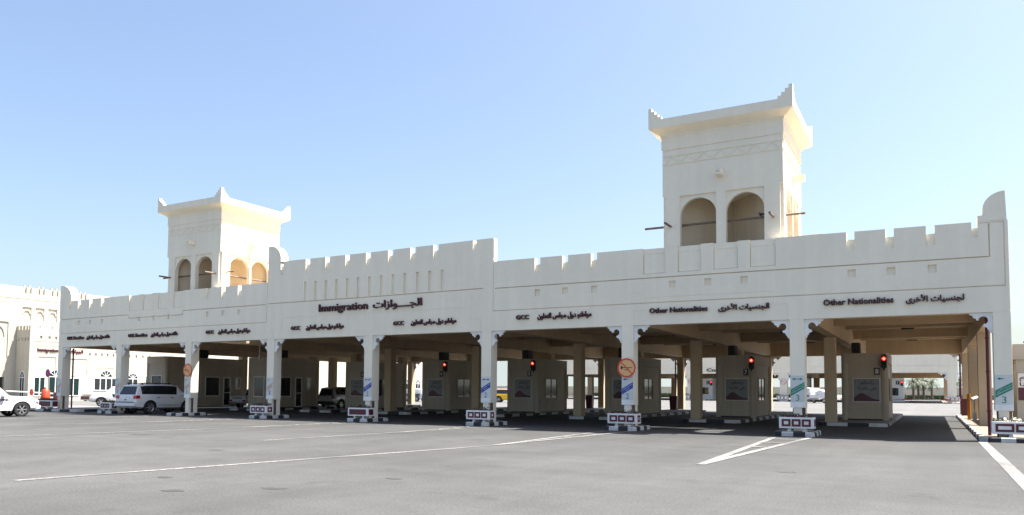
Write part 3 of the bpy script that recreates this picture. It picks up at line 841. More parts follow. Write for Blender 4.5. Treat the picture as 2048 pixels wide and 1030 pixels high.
b2 = booth(-9.25, 10.9, 2.45, 5.5, 3.95, '', 'large beige booth with two windows and a glass door behind the fourth column', GB, True,
           [('window', 'f', -8.46, -7.45, 1.1, 2.55, GLASS), ('window', 'e', 11.9, 13.1, 1.1, 2.55, GLASS), ('door', 'e', 13.7, 14.3, 0, 0, GLASS), ('window', 'e', 15.0, 15.3, 1.7, 2.5, GLASS)])
b1 = booth(-15.85, 6.7, 2.45, 7.6, 3.95, '', 'large beige booth left of the pickup, with a sunlit sliver on its wall', GB, True,
           [('window', 'f', -15.05, -13.95, 1.1, 2.6, GLASS), ('window', 'e', 10.4, 11.7, 1.1, 2.55, GLASS), ('door', 'e', 12.2, 12.8, 0, 0, GLASS), ('window', 'e', 13.4, 13.8, 1.7, 2.5, GLASS)])
# roof air conditioners
def ac_unit(x, y, z, label, copy_of=None):
    t = thing('air_conditioner', label, 'air conditioner', (x, y, z), 'air conditioners on the booth roofs')
    mb = MB(); mb.box(x, x + .42, y, y + .8, z + .05, z + .68); mb.box(x + .03, x + .12, y + .05, y + .75, z, z + .05); mb.box(x + .30, x + .39, y + .05, y + .75, z, z + .05)
    mb.build('casing', DARK, t, bevel=.015)
    mb = MB(); mb.box(x + .42, x + .435, y + .08, y + .72, z + .1, z + .63)
    for k in range(9): mb.box(x + .436, x + .45, y + .1, y + .7, z + .13 + k * .055, z + .15 + k * .055, 0)
    mb.box(x + .17, x + .25, y - .012, y, z + .1, z + .63, 0)
    mb.build('fan_grille', [CARB, STEEL], t)
for i in range(2, 8): ac_unit(XC[i] + .42 + .42, BY + 1.5, KZ - .012 + 3.66, f'dark air conditioner box on the roof of booth {i + 1}')
ac_unit(-8.3, 13.0, KZ + 3.94, 'dark air conditioner on the roof of the large booth right of the pickup')
ac_unit(-14.6, 10.4, KZ + 3.94, 'dark air conditioner on the roof of the large booth left of the pickup')
# traffic lights on the booth corners
def signal(i):
    x, y, z = XC[i] + .42 + 2.16, BY - .02, 2.88
    t = thing('traffic_light', f'black two-lamp signal showing red on the front corner of booth {i + 1}', 'traffic light', (x, y, z), 'traffic lights on the booths')
    mb = MB(); mb.box(x - .13, x + .13, y - .22, y - .02, z + .12, z + .80); mb.cyl((x, y - .1, z), (x, y - .1, z + .12), .04); mb.box(x - .03, x + .03, y - .02, y + .05, z + .3, z + .5)
    mb.cyl((x, y - .1, z + .80), (x, y - .1, z + .86), .05)
    mb.build('housing', CARB, t, bevel=.02)
    for k, zz in enumerate((z + .61, z + .30)):
        mb = MB(); mb.lathe([(.002, -.236), (.07, -.234), (.105, -.225), (.105, -.21)], (x, y, zz), 'y', 18)
        ln = mb.build('lens', LAMP if k == 0 else CARB, t, smooth=60)
        if k == 0:
            mb = MB(); mb.lathe([(.002, -.244), (.045, -.242), (.055, -.236)], (x, y, zz), 'y', 14); mb.build('lamp_core', LAMPC, ln)
        mb = MB()
        for a in range(9):
            p, q = R(10 + a * 17.8), R(10 + (a + 1) * 17.8)
            mb.quad([(x + .12 * math.cos(p), y - .22, zz + .12 * math.sin(p)), (x + .12 * math.cos(q), y - .22, zz + .12 * math.sin(q)),
                     (x + .12 * math.cos(q), y - .34, zz + .12 * math.sin(q) - .01), (x + .12 * math.cos(p), y - .34, zz + .12 * math.sin(p) - .01)])
        o = mb.build('visor', CARB, t); e = o.modifiers.new('s', 'SOLIDIFY'); e.thickness = .006
for i in range(2, 8): signal(i)

# ================================================================== PLANTERS
def leaves(mb, x0, x1, y0, y1, z, n, kinds, h=.22, s=.05):
    for k in range(n):
        x, y = random.uniform(x0, x1), random.uniform(y0, y1); hh = random.random() ** 1.5 * h * (.6 + .4 * math.sin(x * 9) ** 2)
        c = Vector((x, y, z + hh)); a = Vector((random.uniform(-1, 1), random.uniform(-1, 1), random.uniform(-.3, 1))).normalized()
        b = a.orthogonal().normalized(); q = s * random.uniform(.5, 1.2)
        mb.quad([c - a * q, c + b * q * .5, c + a * q, c - b * q * .5], random.choices(range(len(kinds)), kinds)[0] if hh < h * .6 or len(kinds) < 2 else random.choices(range(len(kinds)), kinds[::-1])[0])
    for k in range(n // 25):
        x, y = random.uniform(x0, x1), random.uniform(y0, y1)
        mb.cyl((x, y, z - .02), (x + random.uniform(-.05, .05), y + random.uniform(-.05, .05), z + random.uniform(.4, 1) * h), .006, n=4)
def planter(x, y, wd, label, style, dead=True, z0=KZ, h=.42, dp=.55):
    """x = left end, y = front face"""
    t = thing('planter', label, 'planter', (x, y, z0), 'white planters along the canopy front')
    mb = MB(); a, b = z0 + .12, z0 + .12 + h; tw = .06
    mb.box(x, x + wd, y, y + tw, a, b); mb.box(x, x + wd, y + dp - tw, y + dp, a, b)
    mb.box(x, x + tw, y + tw, y + dp - tw, a, b); mb.box(x + wd - tw, x + wd, y + tw, y + dp - tw, a, b)
    mb.box(x + tw, x + wd - tw, y + tw, y + dp - tw, a + .02, b - .05, 1)
    mb.build('box', [WHITE, TRUNK], t, bevel=.008)
    for u in (wd * .29, wd * .73):
        mb = MB(); mb.prism([(x + u - .075, z0), (x + u + .075, z0), (x + u + .04, a), (x + u - .04, a)], 'y', y + .08, y + dp - .08); mb.build('foot', WHITE, t)
    def frame(m, u0, u1, z0_, z1_, d, e, face='f', bw=.075):
        def bx(p0, p1, q0, q1):
            if face == 'f': m.box(p0, p1, y - .018, y + .002, q0, q1)
            else: m.box(x + wd - .002, x + wd + .018, p0, p1, q0, q1)
        bx(u0, u1, z0_, z0_ + bw); bx(u0, u1, z1_ - bw, z1_); bx(u0, u0 + bw, z0_ + bw, z1_ - bw); bx(u1 - bw, u1, z0_ + bw, z1_ - bw)
    za, zb = a + .075, b - .07
    if style == 'squares':
        n = 3; sw = (wd - .16) / n
        for k in range(n):
            m = MB(); frame(m, x + .08 + sw * k + .022, x + .08 + sw * (k + 1) - .022, za, zb, 0, 0); m.build('maroon_frame', MAROON, t)
        m = MB(); frame(m, y + .12, y + dp - .12, za, zb, 0, 0, 'e'); m.build('maroon_frame', MAROON, t)
    else:
        m = MB(); m.box(x + .10, x + wd - .10, y - .014, y + .002, za, zb); m.build('maroon_panel', MAROON, t)
        m = MB(); m.box(x + wd - .002, x + wd + .014, y + .1, y + dp - .1, za, zb); m.build('maroon_panel', MAROON, t)
    mb = MB()
    if dead: leaves(mb, x + .06, x + wd - .06, y + .08, y + dp - .08, b - .03, int(260 * wd), [5, 2], .20); ms = [FLOWR, FLOWG]
    else: leaves(mb, x + .06, x + wd - .06, y + .08, y + dp - .08, b - .03, int(420 * wd), [5, 2], .16, .06); ms = [FLOWG, FLOWW]
    mb.build('flowers', ms, t, doubles=False)
    return t
PW = {7: 1.24, 6: 1.3, 5: 1.26, 4: 1.3, 3: 1.25, 2: 1.2, 1: 1.1}
for i in range(1, 8):
    if i == 2: continue
    planter(XC[i] + .27 - PW[i] / 2 + (.05 if i > 3 else 0), -.82, PW[i], {
        7: 'white planter with three maroon frames below the green number 3, left of booth 8', 6: 'white planter with three maroon frames below the large no-horn sign',
        5: 'white planter with three maroon frames between booths 4 and 5', 4: 'white planter with one long maroon panel between the dark SUV and booth 4',
        3: 'white planter with three small maroon frames below an orange banded column', 1: 'white planter with three maroon frames behind the back of the white SUV'}[i],
        'panel' if i == 4 else 'squares', True)
planter(39.62, -.45, 1.9, 'long white planter with green and white flowers at the right edge', 'squares', False, z0=KZ - .01)
planter(-17.75, -.62, 2.2, 'long white planter with maroon panel at the far left column', 'panel', True, z0=KZ - .01, h=.48)
planter(-54.9, 25.3, 2.2, 'white planter with red flowers beside the glass doors behind the far left column', 'panel', True, z0=.004, h=.55)

# ================================================================== SIGNS
def disc(mb, c, r, th, m, n=32, axis='y'):
    mb.cyl((c[0], c[1], c[2]), (c[0], c[1] - th, c[2]), r, n=n, m=m)
def ring(mb, cx, y, cz, r0, r1, th, m, n=36):
    mb.lathe([(r0, 0), (r0, -th), (r1, -th), (r1, 0), (r0, 0)], (cx, y, cz), 'y', n, m)
def no_horn(cx, cz, r, label, y=-.09, grp='round no-horn signs on the columns', fm=None):
    t = thing('no_horn_sign', label, 'sign', (cx, y, cz), grp)
    mb = MB(); disc(mb, (cx, y, cz), r, .02, 0); mb.box(cx - .05, cx + .05, y, y + .085, cz - .2, cz + .2, 2)
    yy = y - .02
    mb.prism([(cx - r * .64, cz - r * .20), (cx - r * .64, cz + r * .26), (cx - r * .36, cz + r * .06), (cx - r * .36, cz - r * .02)], 'y', yy - .004, yy, 1)
    mb.box(cx - r * .36, cx + r * .62, yy - .004, yy, cz - r * .02, cz + r * .05, 1)
    mb.prism(arc(cx - .02, cz - r * .12, r * .3, r * .13, 180, 360, 10) + arc(cx - .02, cz - r * .12, r * .23, r * .07, 360, 180, 10), 'y', yy - .003, yy, 1)
    mb.build('face', [fm or SIGNTAN, BLACKL, STEEL], t)
    mb = MB(); ring(mb, cx, y - .012, cz, r * .84, r, .018, 0)
    d = Vector((math.cos(R(-45)), math.sin(R(-45)))); n = Vector((-d.y, d.x)) * r * .055
    mb.prism([(cx + s * d.x * r * .88 + k * n.x, cz + s * d.y * r * .88 + k * n.y) for s, k in ((-1, -1), (1, -1), (1, 1), (-1, 1))], 'y', yy - .012, yy - .005, 0)
    mb.build('red_ring', SIGNRED, t, smooth=40)
no_horn(26.355, 2.66, .415, 'large round no-horn sign with red ring on the column left of booth 7')
no_horn(-2.10, 2.77, .40, 'round faded no-horn sign with red ring on the column right of the white SUV')
# no-stopping sign at far left on a pole
sx, sy = -20.6, 2.0
t = thing('no_stopping_sign', 'round blue no-stopping sign with red cross on a pole at far left', 'sign', (sx, sy, KZ - .008))
mb = MB(); mb.cyl((sx, sy, KZ - .01), (sx, sy, 2.95), .045, n=10); mb.build('pole', STEEL, t, smooth=40)
mb = MB(); disc(mb, (sx, sy - .06, 2.74), .30, .02, 0); mb.build('face', BLUE, t)
mb = MB(); ring(mb, sx, sy - .07, 2.74, .255, .305, .02, 0)
for a in (45, -45):
    d = Vector((math.cos(R(a)), math.sin(R(a)))); n = Vector((-d.y, d.x)) * .022
    yo = 0 if a > 0 else .003
    mb.prism([(sx + s * d.x * .26 + k * n.x, 2.74 + s * d.y * .26 + k * n.y) for s, k in ((-1, -1), (1, -1), (1, 1), (-1, 1))], 'y', sy - .087 - yo, sy - .081, 0)
mb.build('red_cross', SIGNRED, t, smooth=40)
# orange plastic barrel
bx_, by_ = -19.5, 1.2
t = thing('orange_barrel', 'bright orange plastic barrier barrel under the no-stopping sign', 'barrel', (bx_, by_, KZ))
mb = MB(); mb.lathe([(.0, 0), (.36, 0), (.36, .14), (.30, .2), (.29, .65), (.32, .72), (.30, .8), (.27, 1.25), (.20, 1.34), (.0, 1.36)], (bx_, by_, KZ - .01), 'z', 18)
mb.build('drum', PLAST, t, smooth=40)
mb = MB(); mb.box(bx_ - .34, bx_ - .24, by_ - .06, by_ + .06, KZ + .8, KZ + 1.05); mb.box(bx_ + .24, bx_ + .38, by_ - .06, by_ + .06, KZ + .5, KZ + .66); mb.cyl((bx_ - .12, by_, KZ + 1.35), (bx_ - .12, by_, KZ + 1.5), .08)
mb.build('handle', PLAST, t)
# drop-arm barrier far left
t = thing('boom_barrier', 'white barrier arm with a red round plate beside the orange barrel', 'barrier', (-22.0, 3.6, KZ))
mb = MB(); mb.cyl((-22.2, 3.6, 1.16), (-29.5, 3.6, 1.34), .055, n=8); mb.build('arm', WHITE, t)
mb = MB(); disc(mb, (-25.6, 3.52, 1.27), .27, .02, 0, 20); mb.build('red_plate', SIGNRED, t)
mb = MB(); mb.box(-22.4, -21.95, 3.4, 3.8, KZ - .01, 1.28); mb.build('cabinet', MAROON, t, bevel=.02)
# boom barriers behind the booths
def barrier(x, y, ln, label, z0=KZ - .01):
    t = thing('boom_barrier', label, 'barrier', (x, y, z0), 'barriers at the lane exits')
    mb = MB(); mb.prism([(x - .26, z0), (x + .26, z0), (x + .32, z0 + 1.06), (x - .32, z0 + 1.06)], 'y', y - .22, y + .22); mb.box(x - .35, x + .35, y - .25, y + .25, z0 + 1.06, z0 + 1.14)
    mb.build('cabinet', MAROON, t, bevel=.015)
    mb = MB(); n = 8
    for k in range(n):
        mb.box(x - .3 - ln * (k + 1) / n, x - .3 - ln * k / n, y - .30, y - .26, z0 + 1.0, z0 + 1.09, 1 if k % 4 == 1 else 0)
    mb.build('arm', [GREYW, SIGNRED], t)
barrier(39.82, 28.6, 4.6, 'maroon barrier cabinet with lowered arm beside the yellow post')
barrier(19.15 + .2, 29.6, 3.6, 'maroon barrier cabinet beside the tan column left of booth 7')
barrier(12.0, 29.4, 3.6, 'maroon barrier cabinet between booths 5 and 6')
t = tag((lambda m: (m.cyl((39.66, 19.2, KZ - .01), (39.66, 19.2, 1.62), .085, n=12), m.build('yellow_post', YELP, None, org=(39.66, 19.2, KZ), smooth=40))[1])(MB()), 'yellow steel guard post on the right kerb', 'post')
t = thing('security_camera', 'white security camera on a short pole on the right kerb', 'camera', (39.86, 17.6, KZ))
mb = MB(); mb.cyl((39.86, 17.6, KZ - .01), (39.86, 17.6, 1.28), .035, n=8); mb.box(39.76, 39.96, 17.5, 17.7, KZ - .01, .62); mb.build('pole', STEEL, t)
mb = MB(); mb.cyl((39.72, 17.35, 1.32), (40.0, 17.75, 1.42), .09, n=12); mb.build('camera_body', WHITE, t, smooth=40)

# ================================================================== VEHICLES
def wheel_parts(R_, wdt=.24, spokes=6):
    ty = MB(); h = wdt / 2
    ty.lathe([(R_ * .66, -h), (R_ * .93, -h), (R_, -h * .7), (R_, h * .7), (R_ * .93, h), (R_ * .66, h)], (0, 0, 0), 'y', 28)
    rm = MB(); rm.lathe([(R_ * .68, -h * .98), (R_ * .60, -h * .6), (R_ * .60, h * .3)], (0, 0, 0), 'y', 28)
    rm.lathe([(R_ * .66, h * .98), (R_ * .60, h * .6)], (0, 0, 0), 'y', 28)
    for k in range(spokes):
        a = 2 * math.pi * k / spokes
        d = Vector((math.cos(a), math.sin(a))); n = Vector((-d.y, d.x))
        for s in (-1, 1):
            pts = [d * R_ * .1 + n * .05 * R_, d * R_ * .64 + n * .10 * R_, d * R_ * .64 - n * .10 * R_, d * R_ * .1 - n * .05 * R_]
            rm.prism([(p.x, p.y) for p in pts], 'y', s * h * .92, s * h * .72)
    rm.cyl((0, -h * .95, 0), (0, h * .95, 0), R_ * .17, n=14)
    rm.cyl((0, -h * .2, 0), (0, h * .2, 0), R_ * .62, n=24, m=1)
    return ty, rm
def car(label, loc, heading, st, paint, wheels, rad, group=None, name='car', cat='car', glass_from=None, side=None, hw=.95, extras=None, rails=False, cladding=False):
    """st: stations (x, zbottom, half width, zmid, zbelt, belt half width, ztop, top half width); glass faces listed by station span"""
    t = thing(name, label, cat, (0, 0, 0), group)
    rings = []
    for (x, zb, hwid, zm, zbelt, wb, zt, wt) in st:
        half = [(hwid * .82, zb), (hwid * .97, zb + .10), (hwid, zm), (wb, zbelt), (wt, zt - .05), (wt * .86, zt)]
        pts = [(x, -y, z) for y, z in half] + [(x, 0, zt + .015)] + [(x, y, z) for y, z in reversed(half)] + [(x, 0, zb)]
        rings.append(pts)
    mb = MB(); n = len(rings[0])
    for i in range(len(rings) - 1):
        for k in range(n):
            j = (k + 1) % n; mb.quad([rings[i][k], rings[i][j], rings[i + 1][j], rings[i + 1][k]])
    mb.quad(rings[0]); mb.quad(rings[-1])
    body = mb.build('body', [paint, CARB], None, org=(0, 0, 0), smooth=32)
    # wheel housings cut out of the body
    cm = MB()
    for wx in wheels:
        for s in (-1, 1): cm.cyl((wx, s * hw * .62, rad), (wx, s * hw * 1.2, rad), rad * 1.17, n=28)
    cut = cm.build('cut', CARB, None, org=(0, 0, 0), doubles=False)
    bo = body.modifiers.new('b', 'BOOLEAN'); bo.operation = 'DIFFERENCE'; bo.object = cut; bo.solver = 'EXACT'
    body.modifiers.move(1, 0)
    dg = bpy.context.evaluated_depsgraph_get(); dg.update()
    es = body.modifiers['split']; es.show_viewport = False; dg.update()
    me = bpy.data.meshes.new_from_object(body.evaluated_get(bpy.context.evaluated_depsgraph_get()))
    es.show_viewport = True
    body.modifiers.remove(bo); body.data = me; bpy.data.objects.remove(cut)
    body.parent = t
    def glass(name, faces, shrink=.95, lift=.008, m=GLASS):
        g = MB()
        for q in faces:
            q = [Vector(p) for p in q]; c = sum(q, Vector()) / len(q); nn = (q[1] - q[0]).cross(q[2] - q[0]).normalized()
            if nn.dot(c - Vector((c.x * .6, 0, .7))) < 0: nn = -nn
            P = [c + (p - c) * shrink + nn * lift for p in q]; Q = [p - nn * .03 for p in P]
            g.quad(P); 
            for k in range(len(P)): g.quad([P[k], P[(k + 1) % len(P)], Q[(k + 1) % len(P)], Q[k]])
        o = g.build(name, m, None, org=(0, 0, 0), doubles=False); o.parent = t; return o
    F_ = lambda i, j, k: [rings[i][k], rings[i][k + 1], rings[j][k + 1], rings[j][k]]
    if side:
        i0, i1 = side[0][0], side[-1][1]
        for k in (3, n - 5):
            lo, hi = (k, k + 1) if rings[i0][k][2] < rings[i0][k + 1][2] else (k + 1, k)
            qs = []
            for i in range(i0, i1):
                P = []
                for (st_, fr_) in ((i, lo), (i + 1, lo), (i + 1, hi), (i, hi)):
                    p0, p1 = Vector(rings[st_][lo]), Vector(rings[st_][hi]); v = .07 if fr_ == lo else .93
                    q = p0 + (p1 - p0) * v
                    if st_ == i0: q.x += .10
                    if st_ == i1: q.x -= .16 if fr_ == lo else .03
                    P.append(q)
                qs.append(P)
            glass('side_window', qs, shrink=.993)
    for nm, (i, j) in (glass_from or {}).items():
        q = [rings[i][5], rings[i][7], rings[j][7], rings[j][5]]
        if nm == 'windscreen' or nm == 'rear_window':
            lo, hi = (i, j) if rings[i][5][2] < rings[j][5][2] else (j, i)
            a, b = rings[lo][4], rings[lo][8]; c, d = rings[hi][8], rings[hi][4]
            glass(nm, [[a, b, c, d]], .86, .03)
    ty, rm = wheel_parts(rad)
    first = None
    for wx in wheels:
        for s in (-1, 1):
            if first is None:
                wo = ty.build('wheel', TYRE, None, org=(0, 0, 0), smooth=35); ro = rm.build('rim', [RIM, CARB], None, org=(0, 0, 0), smooth=35); ro.parent = wo; first = wo
            else:
                wo = first.copy(); COL.objects.link(wo); ro = first.children[0].copy(); COL.objects.link(ro); ro.parent = wo
            wo.parent = t; wo.location = (wx, s * (hw - .14), rad)
    if extras: extras(t)
    t.location = loc; t.rotation_euler.z = heading
    return t
def lpart(t, name, m, fn, **k):
    mb = MB(); fn(mb); o = mb.build(name, m, None, org=(0, 0, 0), **k); o.parent = t; return o

# ---- big white SUV entering lane 1 (seen from behind)
SUV = [(-2.47, .50, .86, .62, .78, .84, .80, .80), (-2.42, .42, .93, .80, 1.12, .92, 1.16, .86), (-2.36, .40, .955, .82, 1.20, .93, 1.24, .87), (-2.12, .36, .97, .82, 1.22, .94, 1.84, .74),
       (-1.60, .34, .98, .82, 1.22, .945, 1.90, .76), (-.62, .32, .985, .82, 1.21, .95, 1.91, .765), (.38, .32, .985, .82, 1.20, .95, 1.89, .76), (.75, .32, .985, .82, 1.19, .95, 1.83, .75),
       (1.38, .33, .98, .82, 1.15, .94, 1.20, .84), (2.05, .36, .96, .80, 1.08, .90, 1.13, .78), (2.38, .40, .90, .74, .98, .82, 1.02, .70), (2.50, .46, .78, .66, .84, .70, .87, .58)]
def lx_extras(t):
    for s in (-1, 1):
        lpart(t, 'tail_light', REDL, lambda m: m.prism([(-2.46, .98), (-2.16, 1.0), (-2.18, 1.20), (-2.43, 1.19)], 'y', s * .66, s * .962), bevel=.01)
        lpart(t, 'roof_rail', DARK, lambda m: (m.cyl((-1.9, s * .64, 1.97), (.3, s * .64, 1.965), .03, n=8), [m.box(x - .05, x + .05, s * .64 - .025, s * .64 + .025, 1.87, 1.96) for x in (-1.8, -.8, .2)]))
        lpart(t, 'side_mirror', CARW, lambda m: m.box(.86, 1.08, s * .95, s * 1.16, 1.18, 1.36), bevel=.03)
        lpart(t, 'running_board', CARB, lambda m: m.box(-.85, 1.0, min(s * .9, s * 1.02), max(s * .9, s * 1.02), .30, .36))
        lpart(t, 'trim_strip', RIM, lambda m: m.box(-.8, .95, min(s * .97, s * 1.0), max(s * .97, s * 1.0), .56, .60))
        for x in (-.95, .10): lpart(t, 'door_handle', CARB, lambda m: m.box(x, x + .24, min(s * .94, s * .995), max(s * .94, s * .995), 1.02, 1.06))
    lpart(t, 'bumper', CARW, lambda m: m.prism([(-2.60, .50), (-2.20, .44), (-2.20, .74), (-2.58, .74)], 'y', -.93, .93), bevel=.04)
    lpart(t, 'bumper_trim', CARB, lambda m: m.box(-2.585, -2.44, -.80, .80, .742, .78))
    def plate(m):
        m.box(-2.485, -2.455, -.29, .29, .84, .98, 0); m.box(-2.489, -2.484, -.11, .13, .87, .955, 1)
    lpart(t, 'number_plate', [WHITE, POSTER], plate)
    lpart(t, 'plate_recess', GREYW, lambda m: m.box(-2.47, -2.44, -.5, .5, .82, 1.0))
    lpart(t, 'emblem', RIM, lambda m: m.cyl((-2.45, 0, 1.09), (-2.40, 0, 1.09), .06, n=16))
    lpart(t, 'exhaust', STEEL, lambda m: m.cyl((-2.56, -.55, .40), (-2.2, -.55, .42), .05, n=10))
car('large white SUV with red tail lights entering the first open lane, seen from behind', (-7.0, 1.55, 0), R(93), SUV, CARW, (-1.42, 1.43), .415, cat='SUV', name='suv', hw=.98,
    side=[(3, 4), (4, 5), (5, 6), (6, 7)], glass_from={'rear_window': (2, 3), 'windscreen': (7, 8)}, extras=lx_extras)
# ---- white SUV at the left edge, seen from its right side
SUV2 = [(-2.3, .5, .8, .62, .8, .78, .82, .72), (-2.25, .42, .88, .78, 1.08, .87, 1.12, .8), (-2.05, .38, .91, .80, 1.16, .885, 1.76, .68), (-1.45, .35, .925, .80, 1.16, .89, 1.84, .70),
        (-.5, .34, .93, .80, 1.15, .90, 1.86, .71), (.30, .34, .93, .80, 1.14, .90, 1.82, .70), (.62, .34, .93, .80, 1.13, .90, 1.74, .69), (1.20, .35, .93, .80, 1.10, .89, 1.16, .80),
        (1.75, .37, .92, .78, 1.06, .87, 1.12, .76), (2.15, .40, .88, .74, .98, .80, 1.04, .68), (2.34, .44, .80, .66, .84, .70, .88, .58), (2.38, .48, .72, .62, .76, .62, .78, .5)]
HIL = [(x - .35 if x < 1.5 else x, *q) for x, *q in SUV2]
def suv2_extras(t):
    for s in (-1, 1):
        lpart(t, 'headlight', CLEARL, lambda m: m.prism([(1.98, .86), (2.33, .78), (2.30, .92), (2.05, 1.0)], 'y', s * .58, s * .88), bevel=.02)
        lpart(t, 'side_mirror', CARW, lambda m: m.box(.36, .54, min(s * .9, s * 1.1), max(s * .9, s * 1.1), 1.12, 1.30), bevel=.03)
        def swirl(m):
            for k in range(14):
                a, b = -1.1 + k * .13, -1.1 + (k + 1) * .13
                for ph in (0, 1.9):
                    za, zb_ = .90 + .07 * math.sin(k * .55 + ph), .90 + .07 * math.sin((k + 1) * .55 + ph)
                    y = s * .938
                    m.quad([(a, y, za), (b, y, zb_), (b, y, zb_ + .045), (a, y, za + .045)])
        lpart(t, 'side_decal', MAROON, swirl, doubles=False)
        lpart(t, 'wheel_arch_trim', GREYW, lambda m: m.box(-.9, .9, min(s * .88, s * .96), max(s * .88, s * .96), .36, .46))
    lpart(t, 'bumper', CARW, lambda m: m.prism([(2.1, .36), (2.44, .40), (2.47, .62), (2.2, .66)], 'y', -.80, .80), bevel=.05)
    lpart(t, 'grille', CARB, lambda m: m.box(2.30, 2.40, -.5, .5, .70, .84))
car('white SUV with dark red swirl decals on its side at the left edge', (-8.15, -8.35, 0), R(85), HIL, CARW, (-1.35, 1.42), .40, cat='SUV', name='suv', hw=.93,
    side=[(2, 3), (3, 4), (4, 5), (5, 6)], glass_from={'rear_window': (1, 2), 'windscreen': (6, 7)}, extras=suv2_extras)
# ---- dark silver SUV between the big booth and booth 3
car('silver SUV in shade between the large booth and booth 3', (-6.2, 18.6, 0), R(93), SUV2, CARS, (-1.35, 1.42), .40, cat='SUV', name='suv', hw=.93,
    side=[(2, 3), (3, 4), (4, 5), (5, 6)], glass_from={'rear_window': (1, 2), 'windscreen': (6, 7)},
    extras=lambda t: (lpart(t, 'bumper', CARB, lambda m: m.box(-2.42, -2.2, -.85, .85, .42, .66), bevel=.03),
                      [lpart(t, 'tail_light', REDL, lambda m: m.box(-2.29, -2.2, min(s * .68, s * .885), max(s * .68, s * .885), .88, 1.08)) for s in (-1, 1)]))
# ---- white pickup, tailgate to the viewer
PICK = [(-2.5, .52, .80, .66, 1.04, .80, 1.06, .78), (-2.46, .46, .82, .70, 1.06, .81, 1.08, .79), (-1.0, .42, .84, .72, 1.06, .82, 1.08, .80), (-.92, .42, .84, .72, 1.06, .82, 1.12, .80), (-.80, .42, .84, .72, 1.08, .82, 1.62, .64),
        (.1, .42, .84, .72, 1.08, .82, 1.70, .66), (.6, .42, .84, .72, 1.06, .82, 1.64, .65), (1.15, .42, .84, .72, 1.02, .81, 1.08, .74), (2.1, .44, .82, .70, .98, .78, 1.02, .70), (2.35, .5, .76, .66, .82, .7, .84, .6)]
def pick_extras(t):
    lpart(t, 'bumper', STEEL, lambda m: m.box(-2.66, -2.5, -.78, .78, .50, .62), bevel=.02)
    for s in (-1, 1):
        lpart(t, 'tail_light', REDL, lambda m: m.box(-2.54, -2.46, min(s * .55, s * .81), max(s * .55, s * .81), .64, .76))
    def txt(m): add_text(m, 'TOYOTA', -.52, .52, .82, .98, lambda u, v, d: (-2.503 - d, -u, v), 0, bold=.03, thick=.006)
    lpart(t, 'tailgate_lettering', BLACKL, txt, doubles=False)
    lpart(t, 'tailgate', CARW, lambda m: m.box(-2.502, -2.46, -.74, .74, .64, 1.06))
car('white pickup with its tailgate facing out, beside the large left booth', (-11.75, 14.45, 0), R(95), PICK, CARW, (-1.45, 1.5), .36, cat='pickup', name='pickup', hw=.84,
    side=[(4, 5), (5, 6)], glass_from={'rear_window': (3, 4), 'windscreen': (6, 7)}, extras=pick_extras)
# ---- further vehicles
car('white car with a dark wheel arch behind the white SUV and the left columns', (-26.3, 11.6, 0), R(232), SUV2, CARW, (-1.35, 1.42), .40, cat='car', hw=.93,
    side=[(2, 3), (3, 4), (4, 5), (5, 6)], glass_from={'rear_window': (1, 2), 'windscreen': (6, 7)})
def pol_extras(t):
    for s in (-1, 1):
        def liv(m):
            y0, y1 = min(s * .93, s * .945), max(s * .93, s * .945)
            m.prism([(-1.9, .70), (.5, .70), (.75, .80), (-1.9, .80)], 'y', y0, y1)
        lpart(t, 'blue_stripe', BLUE, liv)
    lpart(t, 'light_bar', BLUE, lambda m: m.box(-.2, .05, -.5, .5, 1.87, 1.97), bevel=.02)
car('white and blue patrol car parked outside, seen left of booth 4', (-26.6, 56.0, 0), R(180), SUV2, CARW, (-1.35, 1.42), .40, cat='car', hw=.93,
    side=[(2, 3), (3, 4), (4, 5), (5, 6)], glass_from={'rear_window': (1, 2), 'windscreen': (6, 7)}, extras=pol_extras)
car('yellow SUV parked outside, seen between booths 4 and 5', (-13.4, 60.5, 0), R(20), SUV2, CARY, (-1.35, 1.42), .42, cat='SUV', name='suv', hw=.93,
    side=[(2, 3), (3, 4), (4, 5), (5, 6)], glass_from={'rear_window': (1, 2), 'windscreen': (6, 7)},
    extras=lambda t: lpart(t, 'roof', CARW, lambda m: m.prism([(-2.0, 1.80), (.5, 1.84), (.3, 1.92), (-1.8, 1.9)], 'y', -.66, .66), bevel=.02))
TRK = [(-.2, .5, 1.05, .9, 1.3, 1.04, 1.32, 1.0), (-.15, .5, 1.08, .9, 1.3, 1.06, 2.35, .98), (1.1, .5, 1.08, .9, 1.3, 1.06, 2.4, .98), (1.75, .5, 1.06, .9, 1.28, 1.04, 1.36, .98), (1.85, .55, 1.0, .9, 1.1, .98, 1.12, .9)]
def trk_extras(t):
    lpart(t, 'flatbed', WHITE, lambda m: (m.box(-4.6, -.3, -1.08, 1.08, .78, .92), m.box(-4.6, -.3, -1.08, -1.02, .92, 1.3), m.box(-4.6, -.3, 1.02, 1.08, .92, 1.3), m.box(-.42, -.3, -1.02, 1.02, .92, 1.75), m.box(-4.6, -4.54, -1.02, 1.02, .92, 1.3)))
    lpart(t, 'cargo_bundle', WHITE, lambda m: (m.prism([(-4.2, .93), (-.9, .93), (-1.1, 1.75), (-2.2, 2.05), (-3.6, 1.6)], 'y', -.9, .9)), bevel=.12)
    for s in (-1, 1): lpart(t, 'tail_light', REDL, lambda m: m.box(-4.66, -4.6, min(s * .8, s * 1.05), max(s * .8, s * 1.05), .6, .76))
car('white flatbed truck waiting under the customs canopy', (21.6, 96.0, 0), R(140), TRK, CARW, (-3.2, 1.0), .46, cat='truck', name='truck', hw=1.05, side=[(1, 2)], glass_from={'windscreen': (2, 3)}, extras=trk_extras)

